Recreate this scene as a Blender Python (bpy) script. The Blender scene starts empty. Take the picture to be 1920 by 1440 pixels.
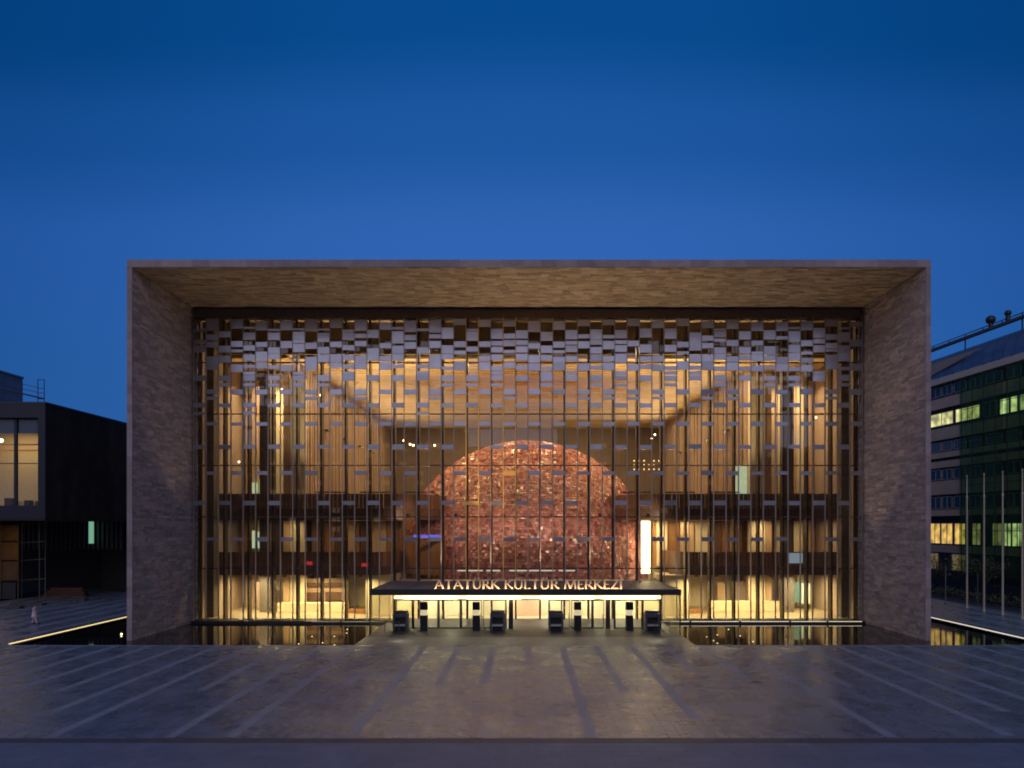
import bpy, math, random
from mathutils import Vector, Matrix
random.seed(7)
R = math.radians
SC = bpy.context.scene
COL = SC.collection

# ------------------------------------------------------------------ camera
F = 1280.0            # focal length of the photograph in its own pixels
H = 9.0               # eye height
cam = bpy.data.cameras.new('camera')
camo = bpy.data.objects.new('camera', cam); COL.objects.link(camo)
camo.location = (0, 0, H); camo.rotation_euler = (R(90), 0, 0)
cam.sensor_width = 36; cam.lens = 24
cam.shift_x = -21/1920; cam.shift_y = 265/1920
cam.clip_start = 0.2; cam.clip_end = 3000
SC.camera = camo

# ------------------------------------------------------------------ sky (dusk)
def lin(c):
    return tuple(((v/255)/12.92 if v/255 <= .04045 else ((v/255+.055)/1.055)**2.4) for v in c)
W = bpy.data.worlds.new('World'); SC.world = W; W.use_nodes = True
nt = W.node_tree; nt.nodes.clear()
tc = nt.nodes.new('ShaderNodeTexCoord')
sx = nt.nodes.new('ShaderNodeSeparateXYZ'); nt.links.new(tc.outputs['Generated'], sx.inputs[0])
def ramp(stops, fac, lo=-1, hi=1, raw=False):
    m = nt.nodes.new('ShaderNodeMapRange'); m.inputs[1].default_value = lo; m.inputs[2].default_value = hi
    nt.links.new(fac, m.inputs[0]); r = nt.nodes.new('ShaderNodeValToRGB'); nt.links.new(m.outputs[0], r.inputs[0])
    r.color_ramp.interpolation = 'B_SPLINE' if raw else 'EASE'
    e = r.color_ramp.elements
    cv = (lambda c: tuple(c)) if raw else lin
    e[0].position = (stops[0][0]-lo)/(hi-lo); e[0].color = (*cv(stops[0][1]), 1)
    e[1].position = (stops[-1][0]-lo)/(hi-lo); e[1].color = (*cv(stops[-1][1]), 1)
    for p, c in stops[1:-1]:
        q = e.new((p-lo)/(hi-lo)); q.color = (*cv(c), 1)
    return r.outputs[0]
cb = nt.nodes.new('ShaderNodeCombineXYZ'); nt.links.new(sx.outputs['X'], cb.inputs[0]); nt.links.new(sx.outputs['Y'], cb.inputs[1])
nm = nt.nodes.new('ShaderNodeVectorMath'); nm.operation = 'NORMALIZE'; nt.links.new(cb.outputs[0], nm.inputs[0])
sy_ = nt.nodes.new('ShaderNodeSeparateXYZ'); nt.links.new(nm.outputs[0], sy_.inputs[0])
def M1(op, a, b=None, v=None):
    m = nt.nodes.new('ShaderNodeMath'); m.operation = op; nt.links.new(a, m.inputs[0])
    if b is not None: nt.links.new(b, m.inputs[1])
    if v is not None: m.inputs[1].default_value = v
    return m.outputs[0]
ab = M1('ABSOLUTE', sy_.outputs['Y']); k_ = M1('ADD', M1('MULTIPLY', ab, v=-1.0), v=2.0)      # 2 - |cos azimuth|
zeff = M1('MULTIPLY', sx.outputs['Z'], k_)
elev = ramp([(-1, (14, 22, 40)), (-.05, (30, 55, 105)), (.02, (50, 99, 168)), (.18, (51, 103, 176)), (.38, (49, 101, 180)), (.50, (30, 88, 162)), (.60, (8, 75, 143)), (1.0, (0, 52, 108))], zeff)
# cosine of the azimuth measured from the building's axis: paler ahead, dim at the sides, violet afterglow in the west behind the camera
azi = ramp([(-1, (.95, .43, .34)), (-.6, (.80, .38, .33)), (0, (.24, .30, .34)), (.6, (.20, .31, .345)), (.80, (.24, .345, .37)), (.93, (.42, .455, .46)), (1.0, (.5, .5, .5))], sy_.outputs['Y'], raw=True)
mm = nt.nodes.new('ShaderNodeVectorMath'); mm.operation = 'MULTIPLY'; nt.links.new(elev, mm.inputs[0]); nt.links.new(azi, mm.inputs[1])
ms = nt.nodes.new('ShaderNodeVectorMath'); ms.operation = 'SCALE'; ms.inputs['Scale'].default_value = 2.0; nt.links.new(mm.outputs[0], ms.inputs[0])
bg = nt.nodes.new('ShaderNodeBackground'); bg.inputs[1].default_value = 1.0
ou = nt.nodes.new('ShaderNodeOutputWorld')
nt.links.new(ms.outputs[0], bg.inputs[0]); nt.links.new(bg.outputs[0], ou.inputs[0])
# the last glow of the evening, behind the camera
sl = bpy.data.lights.new('afterglow', 'SUN'); sl.energy = 0.74; sl.angle = R(80); sl.color = (1.0, .87, .92)
so = bpy.data.objects.new('afterglow', sl); COL.objects.link(so)
so.rotation_euler = (R(58), 0, R(-10)); so.location = (0, -20, 60)

SC.view_settings.view_transform = 'Standard'; SC.view_settings.look = 'None'
SC.view_settings.exposure = 0; SC.view_settings.gamma = 1
cy = SC.cycles
cy.use_denoising = True
try: cy.denoiser = 'OPENIMAGEDENOISE'
except Exception: pass
cy.max_bounces = 7; cy.diffuse_bounces = 3; cy.glossy_bounces = 3; cy.transmission_bounces = 4
cy.transparent_max_bounces = 14; cy.sample_clamp_indirect = 3; cy.caustics_reflective = False; cy.caustics_refractive = False
cy.filter_width = 1.9

# ------------------------------------------------------------------ helpers
def X(px, d): return (px-981)/F*d
def Z(py, d): return H + (985-py)/F*d
WL = {}
def wloc(o):
    v = Vector((0, 0, 0))
    while o is not None:
        v += o.location; o = o.parent
    return v
def thing(name, label, cat, loc=(0, 0, 0), group=None):
    o = bpy.data.objects.new(name, None); COL.objects.link(o); o.empty_display_size = .3
    o.location = loc; o['label'] = label; o['category'] = cat
    if group: o['group'] = group
    return o
def tag(o, label=None, cat=None, group=None, kind=None):
    if label: o['label'] = label
    if cat: o['category'] = cat
    if group: o['group'] = group
    if kind: o['kind'] = kind
    return o
def place(name, me, loc, parent=None, scale=None, kind=None):
    o = bpy.data.objects.new(name, me); COL.objects.link(o)
    loc = Vector(loc)
    if parent is not None:
        o.parent = parent; loc = loc - wloc(parent)
    o.location = loc
    if scale: o.scale = scale
    if kind: o['kind'] = kind
    return o
class MB:
    def __init__(s): s.v = []; s.f = []; s.m = []
    def face(s, pts, mi=0):
        n = len(s.v); s.v += [tuple(p) for p in pts]; s.f.append(tuple(range(n, n+len(pts)))); s.m.append(mi); return s
    def box(s, x0, x1, y0, y1, z0, z1, mi=0):
        n = len(s.v)
        s.v += [(x0,y0,z0),(x1,y0,z0),(x1,y1,z0),(x0,y1,z0),(x0,y0,z1),(x1,y0,z1),(x1,y1,z1),(x0,y1,z1)]
        for q in ((0,3,2,1),(4,5,6,7),(0,1,5,4),(1,2,6,5),(2,3,7,6),(3,0,4,7)):
            s.f.append(tuple(n+i for i in q)); s.m.append(mi)
        return s
    def prism(s, pts, z0, z1, mi=0):          # plan polygon (ccw) extruded up
        n = len(s.v); k = len(pts)
        s.v += [(p[0], p[1], z0) for p in pts]+[(p[0], p[1], z1) for p in pts]
        s.f.append(tuple(n+i for i in reversed(range(k)))); s.f.append(tuple(n+k+i for i in range(k))); s.m += [mi, mi]
        for i in range(k):
            j = (i+1) % k; s.f.append((n+i, n+j, n+k+j, n+k+i)); s.m.append(mi)
        return s
    def prism_y(s, pts, y0, y1, mi=0):        # outline in x-z (ccw seen from -y) extruded back
        n = len(s.v); k = len(pts)
        s.v += [(p[0], y0, p[1]) for p in pts]+[(p[0], y1, p[1]) for p in pts]
        s.f.append(tuple(n+i for i in range(k))); s.f.append(tuple(n+k+i for i in reversed(range(k)))); s.m += [mi, mi]
        for i in range(k):
            j = (i+1) % k; s.f.append((n+j, n+i, n+k+i, n+k+j)); s.m.append(mi)
        return s
    def tube(s, a, b, r, r2=None, seg=8, mi=0):
        a = Vector(a); b = Vector(b); r2 = r if r2 is None else r2
        d = (b-a).normalized(); u = d.orthogonal().normalized(); w = d.cross(u)
        n = len(s.v)
        for c, rr in ((a, r), (b, r2)):
            for i in range(seg):
                t = 2*math.pi*i/seg; s.v.append(tuple(c+(u*math.cos(t)+w*math.sin(t))*rr))
        s.f.append(tuple(n+i for i in reversed(range(seg)))); s.f.append(tuple(n+seg+i for i in range(seg))); s.m += [mi, mi]
        for i in range(seg):
            j = (i+1) % seg; s.f.append((n+i, n+j, n+seg+j, n+seg+i)); s.m.append(mi)
        return s
    def ball(s, c, r, seg=12, rings=8, sz=1.0, mi=0):
        n = len(s.v); c = Vector(c)
        for i in range(rings+1):
            th = math.pi*i/rings
            for j in range(seg):
                ph = 2*math.pi*j/seg
                s.v.append((c.x+r*math.sin(th)*math.cos(ph), c.y+r*math.sin(th)*math.sin(ph), c.z+r*sz*math.cos(th)))
        for i in range(rings):
            for j in range(seg):
                k = (j+1) % seg
                s.f.append((n+i*seg+j, n+(i+1)*seg+j, n+(i+1)*seg+k, n+i*seg+k)); s.m.append(mi)
        return s
    def build(s, name, mats, parent=None, kind=None, smooth=False, origin=None):
        if not isinstance(mats, (list, tuple)): mats = [mats]
        xs = [v[0] for v in s.v]; ys = [v[1] for v in s.v]; zs = [v[2] for v in s.v]
        o3 = Vector(origin) if origin else Vector(((min(xs)+max(xs))/2, (min(ys)+max(ys))/2, min(zs)))
        me = bpy.data.meshes.new(name)
        me.from_pydata([(v[0]-o3.x, v[1]-o3.y, v[2]-o3.z) for v in s.v], [], s.f)
        for m in mats: me.materials.append(m)
        if len(mats) > 1: me.polygons.foreach_set('material_index', s.m)
        if smooth: me.polygons.foreach_set('use_smooth', [True]*len(s.f))
        me.update()
        return place(name, me, o3, parent, kind=kind)
def boxo(name, mat, x0, x1, y0, y1, z0, z1, parent=None, kind=None):
    return MB().box(min(x0,x1), max(x0,x1), y0, y1, z0, z1).build(name, mat, parent, kind)
def unit_box(name, mat, w, d, h):
    me = bpy.data.meshes.new(name)
    b = MB().box(-w/2, w/2, -d/2, d/2, 0, h)
    me.from_pydata(b.v, [], b.f); me.materials.append(mat); me.update(); return me

def mat(name, col, rough=.6, metal=0, spec=.5, noise=0, nscale=3, island=0, bump=0, bscale=20, emit=None, estr=0, col2=None, stretch=None, rvar=0):
    m = bpy.data.materials.new(name); m.use_nodes = True
    n = m.node_tree; p = n.nodes['Principled BSDF']
    p.inputs['Base Color'].default_value = (*col, 1); p.inputs['Roughness'].default_value = rough
    p.inputs['Metallic'].default_value = metal; p.inputs['Specular IOR Level'].default_value = spec
    L = n.links
    tc = n.nodes.new('ShaderNodeTexCoord'); mp = n.nodes.new('ShaderNodeMapping')
    ge = n.nodes.new('ShaderNodeNewGeometry')
    L.new(ge.outputs['Position'], mp.inputs[0])
    if stretch: mp.inputs['Scale'].default_value = stretch
    src = None
    if noise:
        nz = n.nodes.new('ShaderNodeTexNoise'); nz.inputs['Scale'].default_value = nscale; nz.inputs['Detail'].default_value = 6
        nz.inputs['Roughness'].default_value = .62
        L.new(mp.outputs[0], nz.inputs['Vector'])
        mx = n.nodes.new('ShaderNodeMapRange'); mx.inputs[1].default_value = .28; mx.inputs[2].default_value = .72
        mx.inputs[3].default_value = 1-noise; mx.inputs[4].default_value = 1+noise
        L.new(nz.outputs[0], mx.inputs[0]); src = mx.outputs[0]
        if rvar:
            mz = n.nodes.new('ShaderNodeMapRange'); mz.inputs[1].default_value = .3; mz.inputs[2].default_value = .7
            mz.inputs[3].default_value = max(.02, rough-rvar); mz.inputs[4].default_value = min(1, rough+rvar)
            L.new(nz.outputs[0], mz.inputs[0]); L.new(mz.outputs[0], p.inputs['Roughness'])
    if island:
        mi = n.nodes.new('ShaderNodeMapRange'); mi.inputs[3].default_value = 1-island; mi.inputs[4].default_value = 1+island
        L.new(ge.outputs['Random Per Island'], mi.inputs[0])
        if src is not None:
            mu = n.nodes.new('ShaderNodeMath'); mu.operation = 'MULTIPLY'
            L.new(src, mu.inputs[0]); L.new(mi.outputs[0], mu.inputs[1]); src = mu.outputs[0]
        else: src = mi.outputs[0]
    base = None
    if col2 is not None:
        mc = n.nodes.new('ShaderNodeMix'); mc.data_type = 'RGBA'
        mc.inputs['A'].default_value = (*col, 1); mc.inputs['B'].default_value = (*col2, 1)
        h = n.nodes.new('ShaderNodeMath'); h.operation = 'FRACT'
        h2 = n.nodes.new('ShaderNodeMath'); h2.operation = 'MULTIPLY'; h2.inputs[1].default_value = 7.31
        L.new(ge.outputs['Random Per Island'], h2.inputs[0]); L.new(h2.outputs[0], h.inputs[0])
        L.new(h.outputs[0], mc.inputs['Factor']); base = mc.outputs['Result']
    if src is not None:
        vm = n.nodes.new('ShaderNodeVectorMath'); vm.operation = 'SCALE'
        if base is not None: L.new(base, vm.inputs[0])
        else: vm.inputs[0].default_value = col
        L.new(src, vm.inputs['Scale']); L.new(vm.outputs[0], p.inputs['Base Color'])
    elif base is not None: L.new(base, p.inputs['Base Color'])
    if bump:
        nb = n.nodes.new('ShaderNodeTexNoise'); nb.inputs['Scale'].default_value = bscale; nb.inputs['Detail'].default_value = 5
        L.new(mp.outputs[0], nb.inputs['Vector'])
        bp = n.nodes.new('ShaderNodeBump'); bp.inputs['Strength'].default_value = bump; bp.inputs['Distance'].default_value = .03
        L.new(nb.outputs[0], bp.inputs['Height']); L.new(bp.outputs[0], p.inputs['Normal'])
    if emit: 
        p.inputs['Emission Color'].default_value = (*emit, 1); p.inputs['Emission Strength'].default_value = estr
    return m
def glass_mat(name, tint, refl=.9, rough=.02, ior=1.5, dirt=0, k=1.0):
    m = bpy.data.materials.new(name); m.use_nodes = True; n = m.node_tree; n.nodes.clear(); L = n.links
    t = n.nodes.new('ShaderNodeBsdfTransparent'); t.inputs[0].default_value = (*tint, 1)
    gl = n.nodes.new('ShaderNodeBsdfGlossy'); gl.inputs[0].default_value = (refl, refl, refl, 1); gl.inputs['Roughness'].default_value = rough
    fr = n.nodes.new('ShaderNodeFresnel'); fr.inputs[0].default_value = ior
    mx = n.nodes.new('ShaderNodeMixShader'); o = n.nodes.new('ShaderNodeOutputMaterial')
    mk = n.nodes.new('ShaderNodeMath'); mk.operation = 'MULTIPLY'; mk.inputs[1].default_value = k; L.new(fr.outputs[0], mk.inputs[0])
    L.new(mk.outputs[0], mx.inputs[0]); L.new(t.outputs[0], mx.inputs[1]); L.new(gl.outputs[0], mx.inputs[2])
    last = mx.outputs[0]
    if dirt:
        df = n.nodes.new('ShaderNodeBsdfDiffuse'); df.inputs[0].default_value = (.3, .3, .34, 1)
        m2 = n.nodes.new('ShaderNodeMixShader'); m2.inputs[0].default_value = dirt
        L.new(last, m2.inputs[1]); L.new(df.outputs[0], m2.inputs[2]); last = m2.outputs[0]
    L.new(last, o.inputs[0])
    return m
def lamp(kind, loc, power, col, size=.4, rot=(0, 0, 0), parent=None, spot=None, sy=None, spread=None, name='lamp'):
    l = bpy.data.lights.new(name, kind); l.energy = power; l.color = col
    if kind == 'AREA':
        l.shape = 'DISK' if sy is None else 'RECTANGLE'; l.size = size
        if sy: l.size_y = sy
        if spread: l.spread = spread
    elif kind in ('POINT', 'SPOT'): l.shadow_soft_size = size
    if spot: l.spot_size = R(spot); l.spot_blend = .5
    o = bpy.data.objects.new(name, l); COL.objects.link(o)
    loc = Vector(loc)
    if parent is not None: o.parent = parent; loc -= wloc(parent)
    o.location = loc; o.rotation_euler = rot
    return o

WARM = (1.0, .76, .46); WARM2 = (1.0, .80, .50); GOLD = (1, .6, .18)
M = dict(
 stone=mat('travertine_strips', (.74, .57, .48), .8, noise=.26, nscale=2.2, island=.26, bump=.5, bscale=14, col2=(.60, .51, .47), stretch=(1, 1, 3)),
 stone_base=mat('stone_backing', (.16, .125, .11), .9, noise=.2),
 stone_edge=mat('stone_edge', (.40, .31, .30), .75, noise=.15, nscale=1.5, island=.16, bump=.3),
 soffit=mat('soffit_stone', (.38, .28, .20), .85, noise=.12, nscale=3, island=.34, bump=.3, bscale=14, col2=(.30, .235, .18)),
 paver=mat('granite_paver', (.155, .20, .285), .29, noise=.28, nscale=.55, island=.15, bump=.22, bscale=40, col2=(.14, .178, .265), rvar=.09),
 band=mat('pale_granite_band', (.26, .30, .385), .5, noise=.2, nscale=1.0, island=.08, bump=.2, bscale=40),
 joint=mat('joint_mortar', (.11, .105, .12), .9, noise=.2),
 asphalt=mat('asphalt', (.05, .05, .055), .85, noise=.25, nscale=.6, bump=.4, bscale=60),
 darkstone=mat('dark_basalt', (.06, .06, .065), .45, noise=.2, nscale=2, island=.15, bump=.1),
 panel=mat('anodised_panel', (.50, .50, .54), .3, metal=.9, noise=.1, nscale=1.2),
 rod=mat('anodised_rod', (.38, .32, .27), .45, metal=.35),
 mullion=mat('bronze_mullion', (.045, .035, .03), .45, metal=.4),
 transom=mat('bronze_transom', (.10, .05, .04), .5, metal=.3),
 beam=mat('dark_beam', (.22, .16, .11), .7, noise=.2),
 darkmetal=mat('dark_metal', (.05, .05, .055), .45, metal=.5, noise=.15, nscale=2),
 canopy=mat('canopy_zinc', (.13, .125, .14), .5, metal=.3, noise=.16, nscale=.7, bump=.06, bscale=3),
 brass=mat('brushed_brass', (.85, .55, .16), .5, metal=.4),  # golden light on some screen panels and rods, put into the colour
 brasslet=mat('copper_letter', (.88, .62, .42), .45, metal=.15),
 oak=mat('tan_wood', (.55, .39, .24), .55, noise=.18, nscale=.8, island=.16, stretch=(3, 3, .3)),
 taupe=mat('taupe_fin', (.40, .31, .25), .6, noise=.15, nscale=1, island=.18, stretch=(3, 3, .3)),
 cream=mat('cream_wall', (.78, .69, .48), .6, noise=.1, nscale=.5, island=.08),
 gold=mat('gold_ceiling', (.66, .50, .27), .55, noise=.14, nscale=.6, island=.14),
 darkwood=mat('dark_wood', (.12, .065, .038), .45, noise=.2, nscale=1, island=.18, stretch=(3, 3, .3)),
 midwood=mat('umber_wood', (.20, .105, .065), .5, noise=.2, nscale=1, island=.2, stretch=(3, 3, .3)),
 brownwood=mat('brown_wood', (.30, .15, .06), .45, noise=.2, nscale=1, island=.15, stretch=(3, 3, .3)),
 floor=mat('foyer_floor', (.36, .30, .21), .3, noise=.08, nscale=.5),
 back=mat('far_wall', (.22, .18, .16), .7, noise=.15, nscale=.4),
 olive=mat('olive_bulkhead', (.20, .15, .07), .7, noise=.2, nscale=.6),
 tile=mat('red_ceramic', (.40, .15, .135), .27, noise=.2, nscale=1.4, island=.42, col2=(.52, .25, .22), spec=.7),
 domebase=mat('dome_shell', (.16, .035, .025), .6),
 black=mat('black_rubber', (.02, .02, .022), .6),
 grey=mat('grey_plastic', (.11, .11, .12), .45),
 white=mat('white_plastic', (.7, .68, .62), .45),
 led=mat('led_strip', (.9, .8, .5), .5, emit=(1, .80, .42), estr=2.4),
 ledy=mat('led_strip_amber', (.9, .7, .3), .5, emit=(1, .72, .25), estr=1.6),
 ledw=mat('led_strip_pale', (.9, .85, .7), .5, emit=(1, .86, .62), estr=1.1),
 ledd=mat('led_strip_dim', (.9, .85, .7), .5, emit=(1, .86, .70), estr=.55),
 ledcol=mat('light_column', (.9, .85, .6), .5, emit=(1, .90, .55), estr=6.5),
 dot=mat('pool_spot', (.9, .8, .5), .5, emit=(1, .80, .40), estr=5),
 dl=mat('downlight_lens', (.9, .85, .7), .5, emit=(1, .84, .55), estr=14),
 cyan=mat('cyan_lit_glass', (.5, .6, .5), .4, emit=(.62, .92, .75), estr=.55),
 screen_blue=mat('blue_screen', (.1, .1, .6), .4, emit=(.12, .14, 1), estr=.9),
 screen_pale=mat('pale_screen', (.4, .5, .7), .4, emit=(.35, .55, .85), estr=.5),
 red=mat('red_lamp', (.8, .05, .05), .4, emit=(1, .06, .08), estr=.4),  # glow stands in for car tail lights mirrored in the glass
 peach=mat('peach_door', (.85, .60, .42), .5, noise=.05),
 glass=glass_mat('facade_glass', (.95, .89, .79), .85, .015, 1.62, dirt=.012),
 glass2=glass_mat('vestibule_glass', (.97, .98, .95), .8, .01, 1.3, k=.4),
)
def water_mat():
    m = bpy.data.materials.new('pool_water'); m.use_nodes = True; n = m.node_tree; p = n.nodes['Principled BSDF']; L = n.links
    p.inputs['Base Color'].default_value = (.012, .014, .013, 1); p.inputs['Roughness'].default_value = .035; p.inputs['IOR'].default_value = 1.36
    nz = n.nodes.new('ShaderNodeTexNoise'); nz.inputs['Scale'].default_value = 3; nz.inputs['Detail'].default_value = 3
    ge = n.nodes.new('ShaderNodeNewGeometry'); L.new(ge.outputs['Position'], nz.inputs['Vector'])
    b = n.nodes.new('ShaderNodeBump'); b.inputs['Strength'].default_value = .05; b.inputs['Distance'].default_value = .02
    L.new(nz.outputs[0], b.inputs['Height']); L.new(b.outputs[0], p.inputs['Normal'])
    return m
M['water'] = water_mat()

# ------------------------------------------------------------------ main dimensions
XC = .45
YF, YS, YG = 54.2, 64.0, 65.1      # portal front, screen plane, glass plane
HW = 31.5                           # half the clear width inside the portal
TW = .42                            # wall edge thickness seen from the front
ZS, ZT = 29.45, 30.1                # soffit, top
PX0, PX1, PY0, PY1 = -38.5, 39.4, 51.2, 66.0   # pool

# ================================================================== ground, plaza, water
boxo('ground', M['asphalt'], -600, 600, -300, 900, -1.0, -.30).__setitem__('kind', 'structure')
pl = MB()
pl.box(-62, PX0, 14, 110, -.3, -.012); pl.box(PX1, 50.0, 14, 110, -.3, -.012)
pl.box(PX0, PX1, 14, PY0, -.3, -.012); pl.box(-62, 50, -30, 14, -.3, 0)
plaza = tag(pl.build('plaza', M['joint'], kind='structure'))
plaza['label'] = 'granite paved plaza in front of the cultural centre'

BANDP = 2.56
def bandx(i): return 2.9 + BANDP*i
bands = []
rnd = random.Random(3)
fixed = {0: (28.9, 50.8), 1: (37, 50.8), 2: (31.5, 50.8), -1: (44.5, 50.8), -2: (39, 50.6), -3: (38.5, 50.8), -4: (29.5, 50.6), -5: (38.2, 43), -6: (29, 50.9),
         -7: (29, 51), -8: (37.3, 50.8), -9: (29, 50.9), -10: (33, 51), -11: (37, 50.8), -12: (34, 51), 3: (42, 50.5), 4: (40, 50.4), 5: (29, 46), 6: (38, 50.9), 7: (29.2, 51), 8: (33, 50.9)}
for i in range(-25, 19):
    x = bandx(i)
    if x < -61 or x > 49: continue
    a, b = fixed.get(i, (rnd.choice([29, 29, 31, 36.8]), 51))
    if x < PX0-.5: b = 108; a = rnd.choice([29, 33])
    if x > PX1+.4: b = 100
    bands.append((x, a, b))
bw = .235
for x, a, b in bands:
    y = a
    while y < b-.2:          # each band is laid of long slabs; build it as one part of long slabs pieces
        y2 = b if b-y < 13 else y+12
        boxo('paving_band', M['band'], x-bw, x+bw, y+.01, y2-.01, -.01, .0015, plaza); y = y2
# pavers between the bands (running bond, joints 8 mm)
pv = MB()
def in_band(x0, x1, y0, y1):
    for x, a, b in bands:
        if x-bw < x1 and x+bw > x0 and a < y1 and b > y0: return (x, a, b)
    return None
edges = [-61.9]
xs = -61.9
strips = []
# columns of pavers aligned to the band grid: between two bands 4 columns of .52 m
i0 = -25
for i in range(-26, 19):
    l = bandx(i)+bw; r = bandx(i+1)-bw; n = 4
    for k in range(n): strips.append((l+(r-l)*k/n, l+(r-l)*(k+1)/n))
    strips.append((bandx(i)-bw, bandx(i)+bw))
for (l, r) in strips:
    if r < -61.9 or l > 49.9: continue
    l = max(l, -61.9); r = min(r, 49.9)
    mid = (l+r)/2
    top = 108 if (mid < PX0 or mid > PX1) else PY0
    y = 28.88
    step = .85 if abs(mid) < 40 else 1.3
    segs_ = [(y, top)]
    for bx_, a, b in bands:
        if abs(bx_-mid) < .2: segs_ = [(y, a), (b, top)]
    for (ya, yb) in segs_:
        y = ya
        while y < yb-.05:
            y2 = min(y+step*rnd.uniform(.7, 1.3)*(1 if y < 52 else 2), yb)
            if yb-y2 < .25: y2 = yb
            rr, ll = r, l
            if l < PX0-.25 < r and y2 > PY0: rr = PX0-.26
            if l < PX1+.25 < r and y2 > PY0: ll = PX1+.26
            if mid < PX1+.25 and mid > PX0-.25 and y2 > PY0 and rr == r and ll == l: y2 = min(y2, PY0-.23)
            if y2-y > .03: pv.box(ll+.006, rr-.006, y+.006, y2-.006, -.012, -.003+rnd.random()*.004)
            y = max(y2, y+.03)
            if mid < PX1 and mid > PX0 and y >= PY0-.24: break
pv.build('paver', M['paver'], plaza, kind='stuff')
# smoother slabs nearer the camera, behind the drain
fs = MB()
y = 14.0
row = 0
while y < 28.2:
    x = -61.9 - (row % 2)*.6
    while x < 49.5:
        fs.box(max(x, -61.9)+.006, min(x+1.2, 49.9)-.006, y+.006, min(y+.6, 28.25)-.006, -.012, -.003+rnd.random()*.003); x += 1.2
    y += .6; row += 1
fs.build('slab', mat('grey_slab', (.16, .19, .28), .6, noise=.16, nscale=.5, island=.06, bump=.1), plaza, kind='stuff')
# slot drain across the plaza
dr = MB()
x = -61.9
while x < 49.5:
    dr.box(x+.01, min(x+1.99, 49.9), 28.3, 28.85, -.012, -.004); x += 2
dr.build('drain_grating', mat('dark_grating', (.10, .10, .12), .6, metal=.2, noise=.2), plaza, kind='stuff')

# pool: basin and water, bridge to the doors between
BX0, BX1 = -12.7, 12.95
bas = MB().box(PX0, PX1, PY0, PY1, -1.0, -.55)
bas.build('pool_basin', M['darkstone'], kind='structure')
for (a, b, nm) in ((PX0, BX0, 'west'), (BX1, PX1, 'east')):
    w = MB(); w.box(a, b, PY0, PY1-.9, -.5, -.17)
    w.build('water', M['water'], kind='structure')
# pool rims
rim = MB()
rim.box(PX0-.25, BX0, PY0-.22, PY0, -.3, .012); rim.box(BX1, PX1+.25, PY0-.22, PY0, -.3, .012)
rim.box(PX0-.25, PX0, PY0, 90, -.3, .012); rim.box(PX1, PX1+.25, PY0, 90, -.3, .012)
rim.build('pool_rim', M['band'], kind='structure')
# light strips along the pool's outer edges (just under the rim lip)
for (x, yb, lab, ym) in ((PX0-.36, PY0+.4, 'amber light strip along the left edge of the pool, beside the walker', M['ledy']), (PX1+.36, PY0+.1, 'pale light strip along the right edge of the pool, below the flagpoles', M['ledw'])):
    t = thing('light_strip', lab, 'light strip', (x, 60, -.1))
    boxo('channel', M['darkmetal'], x-.10, x+.10, yb, 90, -.008, .016, t)
    boxo('diffuser', ym, x-.08, x+.08, yb+.05, 89.9, .018, .045, t)
bridge = MB().prism([(BX0, PY0), (BX1, PY0), (BX1, 66), (BX0, 66)], -.55, -.012).build('entrance_bridge', M['joint'], kind='structure')
bp = MB()
y = PY0
yy = 0
while y < 55.0-.05:
    x = BX0+.03 - (yy % 2)*.3
    while x < BX1-.1:
        bp.box(max(x, BX0+.03)+.005, min(x+.9, BX1-.03)-.005, y+.005, min(y+.6, 55.0)-.005, -.012, .002+rnd.random()*.003); x += .9
    y += .6; yy += 1
bp.build('paver', mat('pale_bridge_paver', (.27, .25, .24), .42, noise=.16, nscale=.8, island=.09, bump=.15, bscale=30), bridge, kind='stuff')
mp_ = MB()
y = 55.02; yy = 0
while y < 65.9:
    x = BX0+.03 - (yy % 2)*.6
    while x < BX1-.1:
        mp_.box(max(x, BX0+.03)+.005, min(x+1.2, BX1-.03)-.005, y+.005, min(y+.6, 65.95)-.005, -.012, .002+rnd.random()*.003); x += 1.2
    y += .6; yy += 1
mp_.build('dark_slab', M['darkstone'], bridge, kind='stuff')
# little lights in the pools
dots = [(585,1193),(627,1193),(650,1187),(560,1207),(605,1205),(627,1209),(651,1180),(1325,1194),(1345,1190),(1388,1192),(1345,1206),(1412,1203),(1366,1180),(1338,1201)]
cnt = {}
ordn = ['first', 'second', 'third', 'fourth', 'fifth', 'sixth', 'seventh']
for px, py in sorted(dots):
    sd = 'left' if px < 900 else 'right'; cnt[sd] = cnt.get(sd, -1)+1
    d = (H+.16)*F/(py-985)
    t = thing('pool_light', '%s tiny glowing light from the left in the %s reflecting pool' % (ordn[cnt[sd]], sd), 'pool light', (X(px, d), d, -.17), 'tiny lights in the %s pool' % ('left' if px < 900 else 'right'))
    MB().tube((X(px, d), d, -.17), (X(px, d), d, -.162), .05, seg=8).build('lens', M['dot'], t)
for (px, py) in ((231, 1187),):
    d = (H)*F/(py-985)
    t = thing('flood_light', 'small bright flood light at the foot of the left portal wall', 'light', (X(px, d)-.15, d, -.05))
    MB().tube((X(px, d)-.15, d, -.17), (X(px, d)-.15, d, -.14), .05).build('base', M['darkmetal'], t)
    MB().ball((X(px, d)-.15, d, -.08), .07).build('lens', M['dot'], t)

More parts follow.
